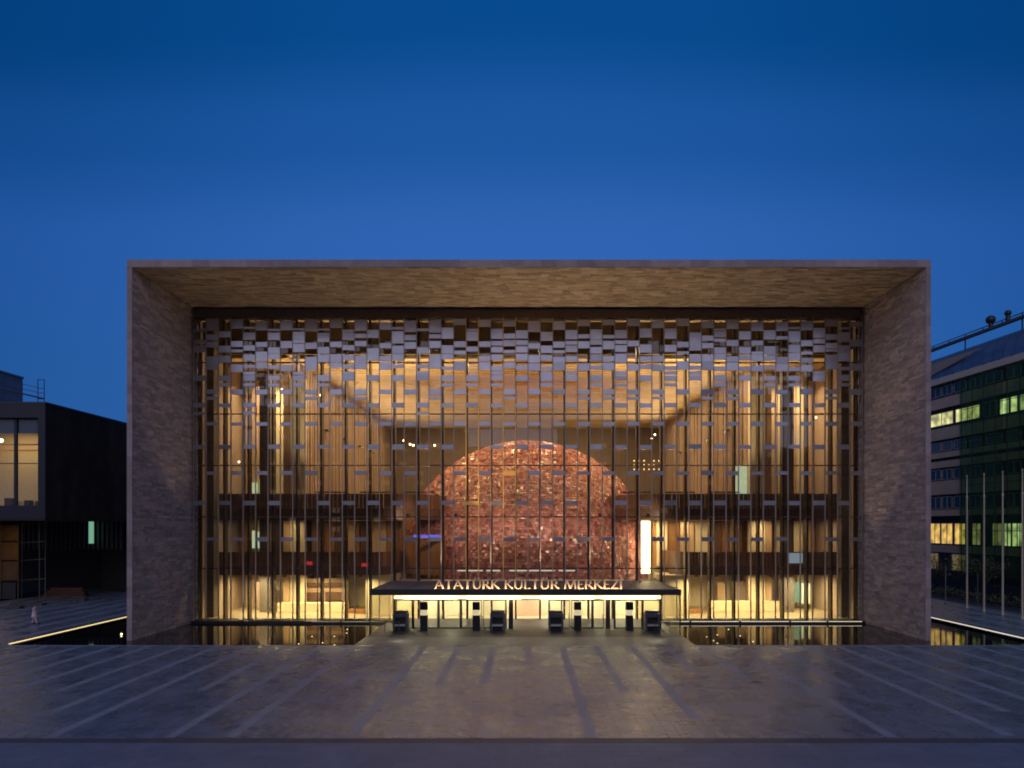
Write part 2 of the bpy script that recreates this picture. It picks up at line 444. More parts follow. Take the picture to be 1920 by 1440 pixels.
# ================================================================== the cultural centre
B = thing('cultural_centre', 'wide glazed cultural centre in a deep travertine portal frame with metal screen', 'building', (XC, YF, 0))
def stones(mb, plane, a0, a1, b0, b1, c, ch, lmin, lmax, sgn, dep=.05):
    """courses of stone strips on a plane; a = along, b = across courses"""
    b = b0
    while b < b1-.02:
        h = ch*rnd.choice([.7, .85, 1, 1, 1.2, 1.5]); b2 = min(b+h, b1)
        if b1-b2 < .08: b2 = b1
        a = a0
        first = True
        while a < a1-.02:
            l = rnd.uniform(lmin, lmax)*(rnd.random() if first else 1); first = False
            a2 = min(a+max(l, .15), a1)
            if a1-a2 < .12: a2 = a1
            t = dep*rnd.uniform(.15, 1); g = .006
            if plane == 'x':   # wall facing +-x, along y, courses in z
                x0, x1 = sorted((c, c+sgn*t)); mb.box(x0, x1, a+g, a2-g, b+g, b2-g)
            elif plane == 'z': # soffit, along x, courses in y
                mb.box(a+g, a2-g, b+g, b2-g, c-t, c)
            elif plane == 'y':
                mb.box(a+g, a2-g, c-t, c, b+g, b2-g)
            a = a2
        b = b2
YB = 119.0
for s in (-1, 1):
    xi = XC+s*HW; xo = XC+s*(HW+TW)
    w = boxo('portal_wall', M['stone_base'], xi+s*.06, xo, YF+.05, YB, -.3, ZS+.05, B)
    st = MB(); stones(st, 'x', YF+.05, YG+.3, -.16, ZS, xi+s*.06, .23, .5, 1.5, -s, .055)
    st.build('stone_strip', M['stone'], w, kind='stuff')
    ed = MB(); z = -.16
    while z < ZT-.05:
        z2 = min(z+rnd.uniform(.5, 1.0), ZS+.05)
        ed.box(min(xi, xo)-.004, max(xi, xo)+.004, YF, YF+.06, z+.004, z2-.004); z = z2
        if z >= ZS+.04: break
    ed.build('edge_stone', M['stone_edge'], w, kind='stuff')
rf = boxo('portal_roof', M['stone_base'], XC-HW-TW, XC+HW+TW, YF+.05, YB, ZS+.055, ZT-.03, B)
st = MB(); stones(st, 'z', XC-HW, XC+HW, YF+.06, YG+.2, ZS+.055, .27, .5, 1.3, -1, .055)
st.build('stone_strip', M['soffit'], rf, kind='stuff')
ed = MB(); x = XC-HW-TW
while x < XC+HW+TW-.05:
    x2 = min(x+rnd.uniform(1.0, 1.9), XC+HW+TW)
    ed.box(x+.004, x2-.004, YF, YF+.06, ZS+.06, ZT); x = x2
ed.build('edge_stone', M['stone_edge'], rf, kind='stuff')
boxo('back_wall', M['back'], XC-HW-.06, XC+HW+.06, YB-.4, YB, -.3, ZS, B)

# ---- head beam & sill
ZB = 28.55
boxo('head_beam', M['beam'], XC-HW+.05, XC+HW-.05, YS+.25, YG+.6, ZB, ZS-.06, B)
boxo('sill', M['darkmetal'], XC-HW+.05, BX0, YS-.35, YG+.25, -.3, .06, B)
boxo('sill', M['darkmetal'], BX1, XC+HW-.05, YS-.35, YG+.25, -.3, .06, B)
# thin light line along the foot of the glass
t = boxo('sill_light', M['ledw'], X(1238, 63.7), X(1615, 63.7), YS-.42, YS-.36, .02, .055, B)
t = boxo('sill_light', mat('dim_led', (.5, .5, .4), .5, emit=(1, .8, .5), estr=.16), X(585, 63.7), X(735, 63.7), YS-.46, YS-.36, .0, .05, B)

# ---- glass wall: mullions every 2.32 m
gw = MB()
gw.box(XC-HW+.08, XC-HW+.2, YG-.12, YG+.12, .06, ZB); gw.box(XC+HW-.2, XC+HW-.08, YG-.12, YG+.12, .06, ZB)
gw = gw.build('glass_wall', M['mullion'], B)
MUL = [XC+(2*k+1)*1.16 for k in range(-14, 14)]
mme = unit_box('mullion', M['mullion'], .16, .72, ZB-.07)
for x in MUL:
    if x > XC-HW+.3 and x < XC+HW-.3: place('mullion', mme, (x, YG+.37, .065), gw)
for k in range(0, 6):
    zz = 4.9*k if k else .12
    if k == 0: continue
    MB().box(XC-HW+.2, XC+HW-.2, YG-.10, YG-.02, zz-.055, zz+.055).build('transom', M['transom'], gw)
xsb = [XC-HW+.2]+[x for x in MUL if XC-HW+.3 < x < XC+HW-.3]+[XC+HW-.2]
zsb = [.07, 4.9, 9.8, 14.7, 19.6, 24.5, ZB]
for i in range(len(xsb)-1):
    for j in range(6):
        x0, x1 = xsb[i], xsb[i+1]
        if j == 0 and x0 > -12 and x1 < 12.6: continue       # the entrance opens here
        MB().box(x0+.02, x1-.02, YG-.015, YG+.005, zsb[j]+.02, zsb[j+1]-.02).build('pane', M['glass'], gw)
# columns behind the glass
for px in (395, 1583):
    boxo('column', mat('brown_column', (.09, .075, .062), .6, noise=.15), X(px, 67)-.52, X(px, 67)+.52, 66.5, 67.5, 0, ZB+.5, B)
for px in (500, 1475):
    boxo('column', mat('grey_column', (.16, .14, .125), .6, noise=.15), X(px, 71)-.55, X(px, 71)+.55, 70.5, 71.5, 0, 24.4, B)

# ---- metal screen
CW = 1.16
sc_ = MB()
for z in (1.2, 9.8, 19.6, 28.3):
    for k in range(-27, 28, 6):
        sc_.box(XC+k*CW-.03, XC+k*CW+.03, YS+.02, YG-.1, z-.03, z+.03)
scr = sc_.build('facade_screen', M['rod'], B)
rme = unit_box('rod', M['rod'], .085, .13, ZB-.1)
for k in range(-27, 28):
    zb0 = .06
    x = XC+k*CW
    if abs(x-.15) < 12.9:
        place('rod', unit_box('rod', M['brass' if k in (-5, -4, -2, -1) else 'rod'], .085, .13, ZB-.04-3.8), (x, YS-.02, 3.8), scr)  # some rods take the golden light as their colour
    else: place('rod', rme, (x, YS-.02, .06), scr)
rows = []   # (px y, px height, parity, probability)
rows += [(735, 9, 0, 1), (760, 8, 1, 1), (795, 7, 0, 1), (838, 8, 1, 1), (887, 7, 0, 1), (943, 8, 1, 1), (1011, 7, 0, 1)]
rows += [(709, 10, 1, 1), (688, 12, 0, .95), (700, 6, 1, .5), (722, 6, 1, .45), (747, 5, 0, .3), (775, 5, 1, .15), (671, 13, 1, .85), (690, 7, 1, .7), (674, 12, 0, .7), (655, 12, 1, 1), (610, 18, 0, 1), (646, 12, 0, .95), (629, 15, 1, .95), (641, 8, 1, .5), (618, 4, 1, .6), (632, 8, 0, .5), (660, 6, 0, .4)]
plist = []
GOLDP = {(-5, 838), (-2, 887), (-5, 943)}  # panels whose golden glow is painted by colour
for (py, ph, par, pr) in rows:
    for k in range(-27, 27):
        if (k % 2) != par: continue
        if rnd.random() > pr*(1 if py < 800 else .95): continue
        up = py < 700
        yc = py + (rnd.uniform(-3.0, 3.0) if up else rnd.uniform(-.4, .4)); hh = ph*(rnd.uniform(.7, 1.3) if up else rnd.uniform(.85, 1.15))
        if py == 610 and rnd.random() < .25: hh *= .65; yc -= 3
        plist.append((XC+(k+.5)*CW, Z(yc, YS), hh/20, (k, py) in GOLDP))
ume = unit_box('panel', M['panel'], CW-.09, .12, 1.0)
plist.sort(key=lambda p: (-p[3], -p[2]))
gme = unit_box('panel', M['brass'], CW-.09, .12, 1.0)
rest = MB()
for i, (x, zc, h, gp) in enumerate(plist):
    if i < 300:
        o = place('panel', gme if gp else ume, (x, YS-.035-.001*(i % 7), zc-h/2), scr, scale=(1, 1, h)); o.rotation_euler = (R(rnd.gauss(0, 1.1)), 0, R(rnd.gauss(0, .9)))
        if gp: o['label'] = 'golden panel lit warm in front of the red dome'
    else:
        yo = YS-.045-.001*(i % 9); rest.box(x-CW/2+.045, x+CW/2-.045, yo-.06, yo+.06, zc-h/2, zc+h/2)
rest.build('small_panel', M['panel'], scr, kind='stuff')

# ---- interior
fl = boxo('foyer_floor', M['floor'], XC-HW+.05, XC+HW-.05, YG+.78, YB-.4, -.28, .02, B)
CZ = 25.9
HH = 23.9
# bulkhead over the glass head, gold cove, ceiling
boxo('bulkhead', M['olive'], XC-HW+.05, XC+HW-.05, 68.6, 68.9, 26.2, ZS-.06, B)
ceil = boxo('foyer_ceiling', M['gold'], XC-HW+.05, XC+HW-.05, 69.0, YB-.4, 26.3, 26.5, B)
cs = MB()
y = 69.3
while y < YB-1:
    cs.box(XC-HH+.1, XC+HH-.1, y, y+.9, CZ, CZ+.25); y += 1.15
cs.build('ceiling_slat', M['gold'], ceil, kind='stuff')
# side walls of the hall made of tall fins
for s in (-1, 1):
    hw = boxo('hall_wall', M['taupe'], XC+s*HH, XC+s*(HH+.4), 71.9, YB-.4, 0, CZ+.39, B)
    fn = MB(); y = 72.2; k = 0
    while y < YB-.6:
        x0, x1 = sorted((XC+s*HH, XC+s*(HH-rnd.uniform(.12, .3)))); fn.box(x0, x1, y, y+.5, 0, CZ-.02); y += .78; k += 1
    fn.build('fin', M['taupe'], hw, kind='stuff')
    # side bays with tall panels
    bwl = boxo('bay_wall', M['back'], XC+s*(HH+.4), XC+s*(HW-.05), 75.0, 75.4, 0, 26.2, B)
    x = HH-.6
    k = 0
    while x < HW-.8:
        w = rnd.choice([.7, 1.0, 1.35, 1.7]); x2 = min(x+w, HW-.2)
        y = 71.8 if x < HH+1.6 else 74.7
        m_ = (M['cream'], M['oak'], M['taupe'], M['cream'], M['oak'])[k % 5]
        boxo('wall_panel', m_, XC+s*x, XC+s*(x2-.08), y-rnd.uniform(0, .3), y+.2, .03, CZ-rnd.uniform(.1, 2.2), bwl)
        x = x2; k += 1
    boxo('bay_ceiling', M['gold'], XC+s*(HH+.4), XC+s*(HW-.05), 69.0, 75.0, CZ-.02, CZ+.2, B)
# outer inside faces of the portal behind the glass
    boxo('inner_lining', M['taupe'], XC+s*(HW-.15), XC+s*(HW-.02), YG+.7, 75, 0, 26, B)

# balconies
def arc(cx, cy_, rx, ry, a0, a1, n=14):
    return [(cx+rx*math.cos(R(a0+(a1-a0)*i/n)), cy_+ry*math.sin(R(a0+(a1-a0)*i/n))) for i in range(n+1)]
def balcony(s, z0, z1, xin, ry, rx, name='balcony', yf=68.0, mt='darkwood'):
    # plan: outer end -> straight front -> curved inner end going back
    pts = [(HW-.2, yf), (xin+rx, yf)]
    cur = [(xin+rx-rx*math.sin(t), yf+ry*(1-math.cos(t))) for t in [math.pi/2*i/14 for i in range(1, 15)]]
    line = pts+cur+[(xin, 76.0)]
    outline = [(XC+s*p[0], p[1]) for p in line]+[(XC+s*(HW-.2), 76.0)]
    if s > 0: outline = outline[::-1]
    th_ = 1.15 if z1-z0 > 2.5 else .9
    sl = MB().prism(outline, z0, z0+th_).build(name, M[mt], B)
    # parapet slats
    full = []
    for a, b in zip(line[:-1], line[1:]):
        L_ = math.hypot(b[0]-a[0], b[1]-a[1]); n = max(1, int(L_/.42))
        for i in range(n): full.append(((a[0]+(b[0]-a[0])*i/n, a[1]+(b[1]-a[1])*i/n), (a[0]+(b[0]-a[0])*(i+1)/n, a[1]+(b[1]-a[1])*(i+1)/n)))
    sb = MB()
    for (a, b) in full:
        ax, ay, bx_, by = XC+s*a[0], a[1], XC+s*b[0], b[1]
        dx, dy = bx_-ax, by-ay; L_ = math.hypot(dx, dy) or 1; nx, ny = -dy/L_*.05, dx/L_*.05
        ins = .05
        ax2, ay2 = ax+dx*ins, ay+dy*ins; bx2, by2 = bx_-dx*ins, by-dy*ins
        q = [(ax2-nx, ay2-ny), (bx2-nx, by2-ny), (bx2+nx, by2+ny), (ax2+nx, ay2+ny)]
        sb.prism(q, z0+th_+.01, z1+rnd.uniform(-.01, .01))
    sb.build('parapet_slat', M['midwood'], sl, kind='stuff')
    return sl
for s in (-1, 1):
    balcony(s, 9.55, 12.15, 8.6, 8.5, 6.5, mt='darkwood')
balcony(-1, 4.05, 6.35, 13.3, 7.0, 1.5)
balcony(1, 4.05, 6.35, 14.6, 7.0, 2.0)
# warm walls behind the first balcony level, and between the balconies
for s in (-1, 1):
    bl = boxo('gallery_wall', M['brownwood'], XC+s*13.6, XC+s*(HW-.3), 74.0, 74.2, 4.55, 9.5, B)
    x = 14.0; k = 0
    while x < HW-1.2:
        w = rnd.choice([.5, .8, 1.2, 1.6])
        boxo('wall_panel', (M['brownwood'], M['oak'], M['darkwood'], M['brownwood'], M['cream'])[rnd.choice([0, 1, 2, 3, 0, 1, 4 if s > 0 else 0])], XC+s*x, XC+s*(x+w-.08), 73.8-rnd.uniform(0, .15), 74.0, 4.6, 9.5, bl)
        x += w+.05
# curved brown drum on the left of the dome and gold wall to the right
def curved_wall(name, pts, z0, z1, m_, th=.2, step_mat=None):
    mb = MB()
    for a, b in zip(pts[:-1], pts[1:]):
        dx, dy = b[0]-a[0], b[1]-a[1]; L_ = math.hypot(dx, dy); nx, ny = -dy/L_*th/2, dx/L_*th/2
        a2 = (a[0]+dx*.02, a[1]+dy*.02); b2 = (b[0]-dx*.02, b[1]-dy*.02)
        mb.prism([(a2[0]-nx, a2[1]-ny), (b2[0]-nx, b2[1]-ny), (b2[0]+nx, b2[1]+ny), (a2[0]+nx, a2[1]+ny)], z0, z1)
    return mb.build(name, m_, B)
curved_wall('curved_parapet', [(XC+x, y) for x, y in arc(0, 84, 17.2, 16.6, 218, 241, 14)], 3.9, 7.55, M['brownwood'])
boxo('blue_display', M['screen_blue'], X(775, 69.2), X(832, 69.2), 69.15, 69.2, Z(1009, 69.2), Z(1003, 69.2), B)
boxo('gold_wall', M['cream'], X(1172, 76), X(1262, 76), 76.6, 76.8, 3.6, 9.5, B)
gf = MB()
for k in range(12): gf.box(X(1174+k*7, 76), X(1174+k*7+3, 76), 76.3, 76.59, 3.6, 9.45)
gf.build('gold_wall_fin', M['cream'], B, kind='stuff')
boxo('light_column', M['ledcol'], X(1203, 72.5), X(1218.5, 72.5), 72.4, 72.7, 3.9, 9.45, B)
boxo('upper_wall', M['oak'], X(1172, 78), X(1300, 78), 80, 80.2, 9.6, 12, B)
# ground floor: lobby wall, blocks, doors
gl = boxo('lobby_wall', M['cream'], XC-HW+.3, XC+HW-.3, 76.0, 76.3, .02, 4.0, B)
boxo('lobby_wall', M['cream'], XC-13.3, XC+14.2, 67.9, 68.1, .02, 3.6, B)
boxo('peach_door', M['peach'], X(964, 67.6), X(1011, 67.6), 67.7, 67.88, .03, 3.2, B)
for a in (983, 1003, 973):
    pass
for s in (-1, 1):
    boxo('lobby_block', M['cream'], XC+s*13.4, XC+s*16.2, 68.3, 72, .02, 4.0, B)
def gbox(name, m_, px0, px1, py0, py1, d, th=.3): return boxo(name, m_, X(px0, d), X(px1, d), d, d+th, max(.03, Z(py1, d)), Z(py0, d), B)
gbox('reception_wall', M['oak'], 536, 650, 1084, 1150, 73)
gbox('shelf_niche', M['darkwood'], 545, 600, 1111, 1127, 72.7, .2)
gbox('shelf_niche', M['darkwood'], 572, 640, 1093, 1100, 72.7, .2)
gbox('shelf_niche', M['darkwood'], 610, 640, 1110, 1126, 72.7, .2)
gbox('lobby_panel', M['taupe'], 478, 500, 1092, 1148, 72.5)
gbox('reception_counter', M['cream'], 520, 650, 1131, 1150, 70.5, 1.0)
gbox('reception_counter', M['cream'], 1330, 1480, 1128, 1148, 71, 1.0)
gbox('lobby_panel', M['oak'], 1345, 1362, 1092, 1146, 74)
gbox('lobby_panel', M['oak'], 1418, 1432, 1088, 1146, 74)
gbox('lobby_panel', M['taupe'], 1375, 1400, 1090, 1146, 74.2)
gbox('glass_door', mat('teal_door', (.12, .22, .22), .3, emit=(.25, .45, .42), estr=.25), 1480, 1500, 1092, 1130, 73)
gbox('glass_door', M['cyan'], 1503, 1519, 1094, 1132, 73)
gbox('lit_window', M['cyan'], 1380, 1404, 872, 940, 73.6)
gbox('lit_window', M['cyan'], 469, 481, 905, 925, 73.9)
gbox('lit_window', M['cyan'], 486, 500, 900, 925, 73.9)
for a, b, c, d_ in ((468, 479, 995, 1028), (483, 499, 997, 1011), (483, 499, 1015, 1028)):
    gbox('lit_window', M['cyan'], a, b, c, d_, 72.6, .2)
gbox('display_screen', M['screen_pale'], 1466, 1474, 1035, 1044, 68.5, .08)
gbox('display_screen', M['screen_pale'], 1480, 1505, 1037, 1056, 67.75, .08)
gbox('red_lamp', M['red'], 575, 585, 1053, 1059, 67.8, .06)  # red reflections in the glass, painted as small glowing boxes
gbox('red_lamp', M['red'], 678, 690, 1056, 1062, 67.8, .06)
for a, b in ((858, 905), (912, 938), (955, 988), (992, 1040), (1048, 1078)): gbox('ceiling_strip', M['ledd'], a, b, 1069, 1071, 67.5, .1)

# ceiling lights that really light the rooms
def downlight(x, y, z, p, col, r=.16, spread=None):
    o = MB().tube((x, y, z+.02), (x, y, z+.12), r*1.25, seg=10).build('downlight', M['darkmetal'], B)
    lamp('AREA', (x, y, z+.0), p, col, r*2, parent=o, spread=spread)
for i in range(6):
    for j in range(5):
        downlight(XC-20+i*8, 71.4+j*9.2, CZ-.03, 330, WARM, .15)
for s in (-1, 1):
    for x, y in ((25.6, 72.4), (28.6, 72.6)):
        downlight(XC+s*x, y, CZ-.1, 420, WARM2, .14, R(110))
    for x, y in ((15.5, 70), (20, 70.5), (24.5, 70), (29, 70.5)):
        downlight(XC+s*x, y, 9.5, 60 if s < 0 else 120, WARM2, .09)
    for x, y in ((16.4, 66.7), (20.3, 68.6), (23.8, 66.7), (27.3, 69)):
        downlight(XC+s*x, y, 3.98, 265, (1, .86, .50), .16, R(160))
    for x, y in ((14.8, 70.6), (18.5, 66.8), (22.0, 70.6), (25.5, 67.0), (29.4, 71)):
        downlight(XC+s*x, y, 3.98, 265, (1, .86, .50), .16, R(160))
    for y in (80, 88, 96, 104):      # lamps added high on the hall walls to brighten the ceiling
        o = MB().box(XC+s*(HH-.75), XC+s*(HH-.35), y-.6, y+.6, 20.0, 20.15) if s > 0 else MB().box(XC-(HH-.35), XC-(HH-.75), y-.6, y+.6, 20.0, 20.15)
        o = o.build('wall_sconce', M['darkmetal'], B)
        l_ = lamp('AREA', (XC+s*(HH-.6), y, 20.2), 760, (1, .82, .54), .35, parent=o, sy=1.1, spread=R(130))
        l_.rotation_euler = (Vector((XC+s*8, y+1, 27))-Vector((XC+s*(HH-.6), y, 20.2))).to_track_quat('-Z', 'Y').to_euler()
    # troughs added on the upper balcony to throw light on the ceiling
    for x in (11, 15.5, 20):
        o = MB().box(XC+s*x-1.5, XC+s*x+1.5, 69.2, 69.6, 12.3, 12.42).build('up_light_trough', M['darkmetal'], B)
        lamp('AREA', (XC+s*x, 69.4, 12.45), 1000, (1, .80, .50), 2.8, rot=(R(180+14), 0, 0), parent=o, sy=.3, spread=R(120))
for x in (-12.4, -9.5, -6, -2, 2, 6, 9.5, 12.4):
    downlight(XC+x, 66.6, 3.7, 205, (1, .88, .58), .1, R(130))
downlight(XC+13.6, 72.5, 9.4, 160, WARM2, .12); downlight(XC+17, 73, 9.4, 60, WARM2, .1)
for x in (-9, 0, 9):   # washing the front of the dome
    downlight(XC+x, 67.2, CZ+.3, 250, (1, .88, .78), .2)
for k in (-5, -3, -1, 1, 3, 5):       # small floodlights on the transom, turned on the dome
    o = MB().box(XC+k*2.32-.15, XC+k*2.32+.15, 65.9, 66.1, 9.9, 10.1).build('dome_flood', M['darkmetal'], B)
    l_ = lamp('AREA', (XC+k*2.32, 66.2, 10.0), 62, (1, .84, .74), .22, parent=o, spread=R(140)); l_.rotation_euler = (R(72), 0, R(180)); 
    l_.rotation_euler = Vector((0, 1, -.45)).to_track_quat('-Z', 'Y').to_euler()
# grazing lights at the foot of the screen, aimed up at the soffit
for k in range(-12, 13, 2):
    if abs(k) < 6: xx, zz_ = XC+k*2.32+1.16, 3.82
    else: xx, zz_ = XC+k*2.32+(1.16 if k < 12 else 0), .10
    o = MB().tube((xx, 63.45, zz_-.1), (xx, 63.45, zz_), .1).build('graze_light', M['darkmetal'], B)
    lamp('SPOT', (xx, 63.45, zz_+.05), 2900*(1.25-abs(k)/15), (1, .74, .46), .1, rot=(R(180+8), 0, 0), parent=o, spot=50)

for px, py in ((757, 826), (769, 833), (775, 835), (815, 835), (1222, 822), (1228, 815), (448, 866), (1513, 790), (1530, 783), (528, 730), (601, 741)):
    MB().ball((X(px, 70.5), 70.5, Z(py, 70.5)), .085, 8, 6).build('bulb', M['dl'], B)
for i in range(6):
    for py in (864, 872, 880):
        if rnd.random() < .8: MB().ball((X(1189+i*9.3, 100), 100, Z(py, 100)), .11, 8, 6).build('bulb', M['ledy'], B)
for px, w_ in ((668, 1.2), (1300, 1.0), (700, .9)):
    boxo('lobby_bench', M['brownwood'], X(px, 69.5)-w_, X(px, 69.5)+w_, 69.5, 70.1, .03, .45, B)

# ---- the red dome
DR, DZ, DY = 15.75, 3.55, 84.2
dome = thing('auditorium_dome', 'huge dome of glossy red ceramic tiles behind the glass in the middle', 'dome', (XC, DY, 0))
sh = MB()
nseg, nr = 72, 30
th0 = math.acos(max(-1, -DZ/DR))
n0 = 0
for i in range(nr+1):
    th = (math.pi/2+R(12))*i/nr
    for j in range(nseg):
        ph = 2*math.pi*j/nseg
        sh.v.append((XC+(DR-.06)*math.sin(th)*math.cos(ph), DY+(DR-.06)*math.sin(th)*math.sin(ph), DZ+(DR-.06)*math.cos(th)))
for i in range(nr):
    for j in range(nseg):
        k = (j+1) % nseg; sh.f.append((i*nseg+j, (i+1)*nseg+j, (i+1)*nseg+k, i*nseg+k)); sh.m.append(0)
shell = sh.build('shell', M['domebase'], dome, smooth=True)
tl = MB()
ts = .30
th = .02
while th < math.pi/2+R(10):
    n = max(6, int(2*math.pi*DR*math.sin(th)/ts/1.15))
    off = rnd.random()*6.28
    for j in range(n):
        ph = off+2*math.pi*j/n
        nrm = Vector((math.sin(th)*math.cos(ph), math.sin(th)*math.sin(ph), math.cos(th)))
        if nrm.y > .25: continue
        c = Vector((XC, DY, DZ))+nrm*DR
        u = Vector((-math.sin(ph), math.cos(ph), 0)); w = nrm.cross(u)
        nn = (nrm+u*rnd.gauss(0, .17)+w*rnd.gauss(0, .17)).normalized()
        u = (u-nn*u.dot(nn)).normalized(); w = nn.cross(u)
        a, b = ts*1.15*.47, ts*.47; tt = nn*.05
        p = [c-u*a-w*b, c+u*a-w*b, c+u*a+w*b, c-u*a+w*b]
        nv = len(tl.v); tl.v += [tuple(q) for q in p]+[tuple(q-tt) for q in p]
        for q in ((0, 1, 2, 3), (0, 4, 5, 1), (1, 5, 6, 2), (2, 6, 7, 3), (3, 7, 4, 0)): tl.f.append(tuple(nv+i for i in q)); tl.m.append(0)
    th += ts/DR
tl.build('ceramic_tile', M['tile'], dome, kind='stuff')

# ---- canopy & vestibule
CX0, CX1, CY0, CY1 = BX0+.1, BX1-.05, 55.8, 64.9
can = thing('entrance_canopy', 'dark flat entrance canopy with a glowing light band over the glazed doors', 'canopy', (XC, 60, 0))
top = MB().box(CX0, CX1, CY0, CY1, 3.33, 3.72).build('roof_slab', M['canopy'], can)
for k in range(1, 8):
    x = CX0+(CX1-CX0)*k/8; MB().box(x-.02, x+.02, CY0+.15, CY1-.05, 3.72, 3.745).build('seam', M['canopy'], top)
MB().box(CX0-.02, CX1+.02, CY0-.05, CY0-.002, 3.30, 3.77).build('fascia', M['darkmetal'], can)
# side glass screens with a slim post at the front
for s, x in ((-1, CX0+.06), (1, CX1-.06)):
    MB().box(x-.045, x+.045, CY0+.02, CY0+.12, .01, 3.32).build('post', M['darkmetal'], can)
    for k in range(5):
        y0 = CY0+.14+k*1.78; MB().box(x-.01, x+.01, y0+.02, y0+1.74, .03, 3.30).build('side_pane', M['glass2'], can)
    MB().tube((x, CY0-3.6, .92), (x, CY0-.1, .92), .02).build('handrail', M['grey'], can) if False else None
VX0, VX1, VY = X(738, 59.3), X(1240, 59.3), 59.3
hd = MB().box(VX0, VX1, VY, VY+.14, 2.52, 2.60).build('door_header', M['darkmetal'], can)
MB().box(VX0+.05, VX1-.05, VY-.02, VY+.10, 2.62, 2.86).build('light_band', M['led'], can)
MB().box(VX0, VX1, VY+.11, VY+.3, 2.605, 3.32).build('header_panel', M['cream'], can)
for s, x in ((-1, VX0), (1, VX1)):
    MB().box(min(x, x-s*.12), max(x, x-s*.12), VY-.01, VY+.13, .01, 2.52).build('end_post', M['darkmetal'], can)
def post(px, w=.10, y=VY, m_='darkmetal'): 
    x = X(px, y); MB().box(x-w/2, x+w/2, y, y+.13, .01, 2.518).build('door_post', M[m_], can)
for px in (774, 822, 864, 949, 1029, 1053, 1111, 1152, 1205): post(px)
for px in (958, 1140): post(px, .38)
# door leaves: framed glass between posts
def leaf(px0, px1):
    x0, x1 = X(px0, VY)+.06, X(px1, VY)-.06
    f = MB()
    f.box(x0, x0+.05, VY+.03, VY+.09, .03, 2.5); f.box(x1-.05, x1, VY+.03, VY+.09, .03, 2.5)
    f.box(x0+.05, x1-.05, VY+.03, VY+.09, 2.44, 2.5); f.box(x0+.05, x1-.05, VY+.03, VY+.09, .03, .12)
    o = f.build('door', M['darkmetal'], can)
    MB().box(x0+.05, x1-.05, VY+.05, VY+.065, .12, 2.44).build('pane', M['glass2'], o)
    MB().tube((x1-.12, VY-.0, .9), (x1-.12, VY-.0, 1.4), .015).build('handle', M['grey'], o)
for a, b in ((742, 774), (774, 822), (822, 864), (864, 905), (905, 949), (1029, 1070), (1070, 1111), (1111, 1134), (1152, 1205), (1205, 1238)): leaf(a, b)
# light band actually lights the threshold and the plaza
for x in (-8.5, -3, 3.4, 8.8):
    lamp('AREA', (XC+x, VY-.12, 2.75), 105, (1, .87, .62), 4.6, rot=(R(52), 0, 0), parent=can, sy=.2)
for x in (-11.6, -7, -2.4, 2.4, 7, 11.6):  # lamps added to brighten the vestibule behind the side panes
    o = MB().tube((XC+x, 62, 3.27), (XC+x, 62, 3.325), .12).build('canopy_downlight', M['darkmetal'], can)
    lamp('AREA', (XC+x, 62, 3.26), 90 if abs(x) < 11 else 190, (1, .88, .58), .2, parent=o, spread=R(150))
# security pillars and bag scanners standing on the dark slabs
for px, lab in ((795, 'first dark security pillar from the left under the canopy'), (893, 'dark security pillar left of the middle doorway under the canopy'),
                (1083, 'dark security pillar right of the middle doorway under the canopy'), (1180, 'last dark security pillar on the right under the canopy')):
    y = 58.4; x = X(px, y)
    t = thing('security_pillar', lab, 'security pillar', (x, y, 0), 'security pillars under the canopy')
    w = .30
    MB().box(x-w, x+w, y-.25, y+.25, .01, 1.32).build('cabinet', M['black'], t)
    MB().box(x-w+.03, x+w-.03, y-.20, y+.20, 1.325, 1.78).build('lit_window', mat('gate_window', (.8, .7, .45), .4, emit=(1, .82, .5), estr=.55), t)
    MB().box(x-w, x+w, y-.25, y+.25, 1.785, 2.45).build('hood', M['black'], t)
for px, lab in ((752, 'grey bag scanner at the far left end of the doors'), (933, 'grey bag scanner just left of the middle doorway'),
                (1042, 'grey bag scanner just right of the middle doorway'), (1222, 'grey bag scanner at the far right end of the doors')):
    y = 58.3; x = X(px, y)
    t = thing('bag_scanner', lab, 'bag scanner', (x, y, 0), 'bag scanners at the doors')
    w = .62
    f = MB()
    f.box(x-w, x-w+.16, y-.5, y+.6, .01, 1.5); f.box(x+w-.16, x+w, y-.5, y+.6, .01, 1.5)
    f.box(x-w+.16, x+w-.16, y-.5, y+.6, 1.2, 1.5)
    f.build('housing', M['grey'], t)
    MB().box(x-w+.16, x+w-.16, y-.2, y+.55, .62, 1.2).build('tunnel_curtain', M['black'], t)
    MB().box(x-w+.16, x+w-.16, y-.75, y+.5, .50, .60).build('conveyor', M['white'], t)
    MB().box(x-w+.2, x+w-.2, y-.4, y+.4, .01, .42).build('base', M['black'], t)
    MB().box(x-w+.05, x+w-.05, y-.15, y+.3, 1.52, 1.72).build('top_cover', M['grey'], t)
for s, px in ((-1, 735), (1, 1243)):
    y = 57.0; x = X(px, y)
    t = thing('low_gate', 'low glass and steel gate beside the %s end scanner' % ('left' if s < 0 else 'right'), 'gate', (x, y, 0), 'low gates under the canopy')
    MB().tube((x-.6, y, 0), (x-.6, y, .95), .03).build('post', M['grey'], t); MB().tube((x+.6, y, 0), (x+.6, y, .95), .03).build('post', M['grey'], t)
    MB().tube((x-.6, y, .95), (x+.6, y, .95), .025).build('rail', M['grey'], t)
    MB().box(x-.55, x+.55, y-.01, y+.01, .2, .85).build('pane', M['glass2'], t)

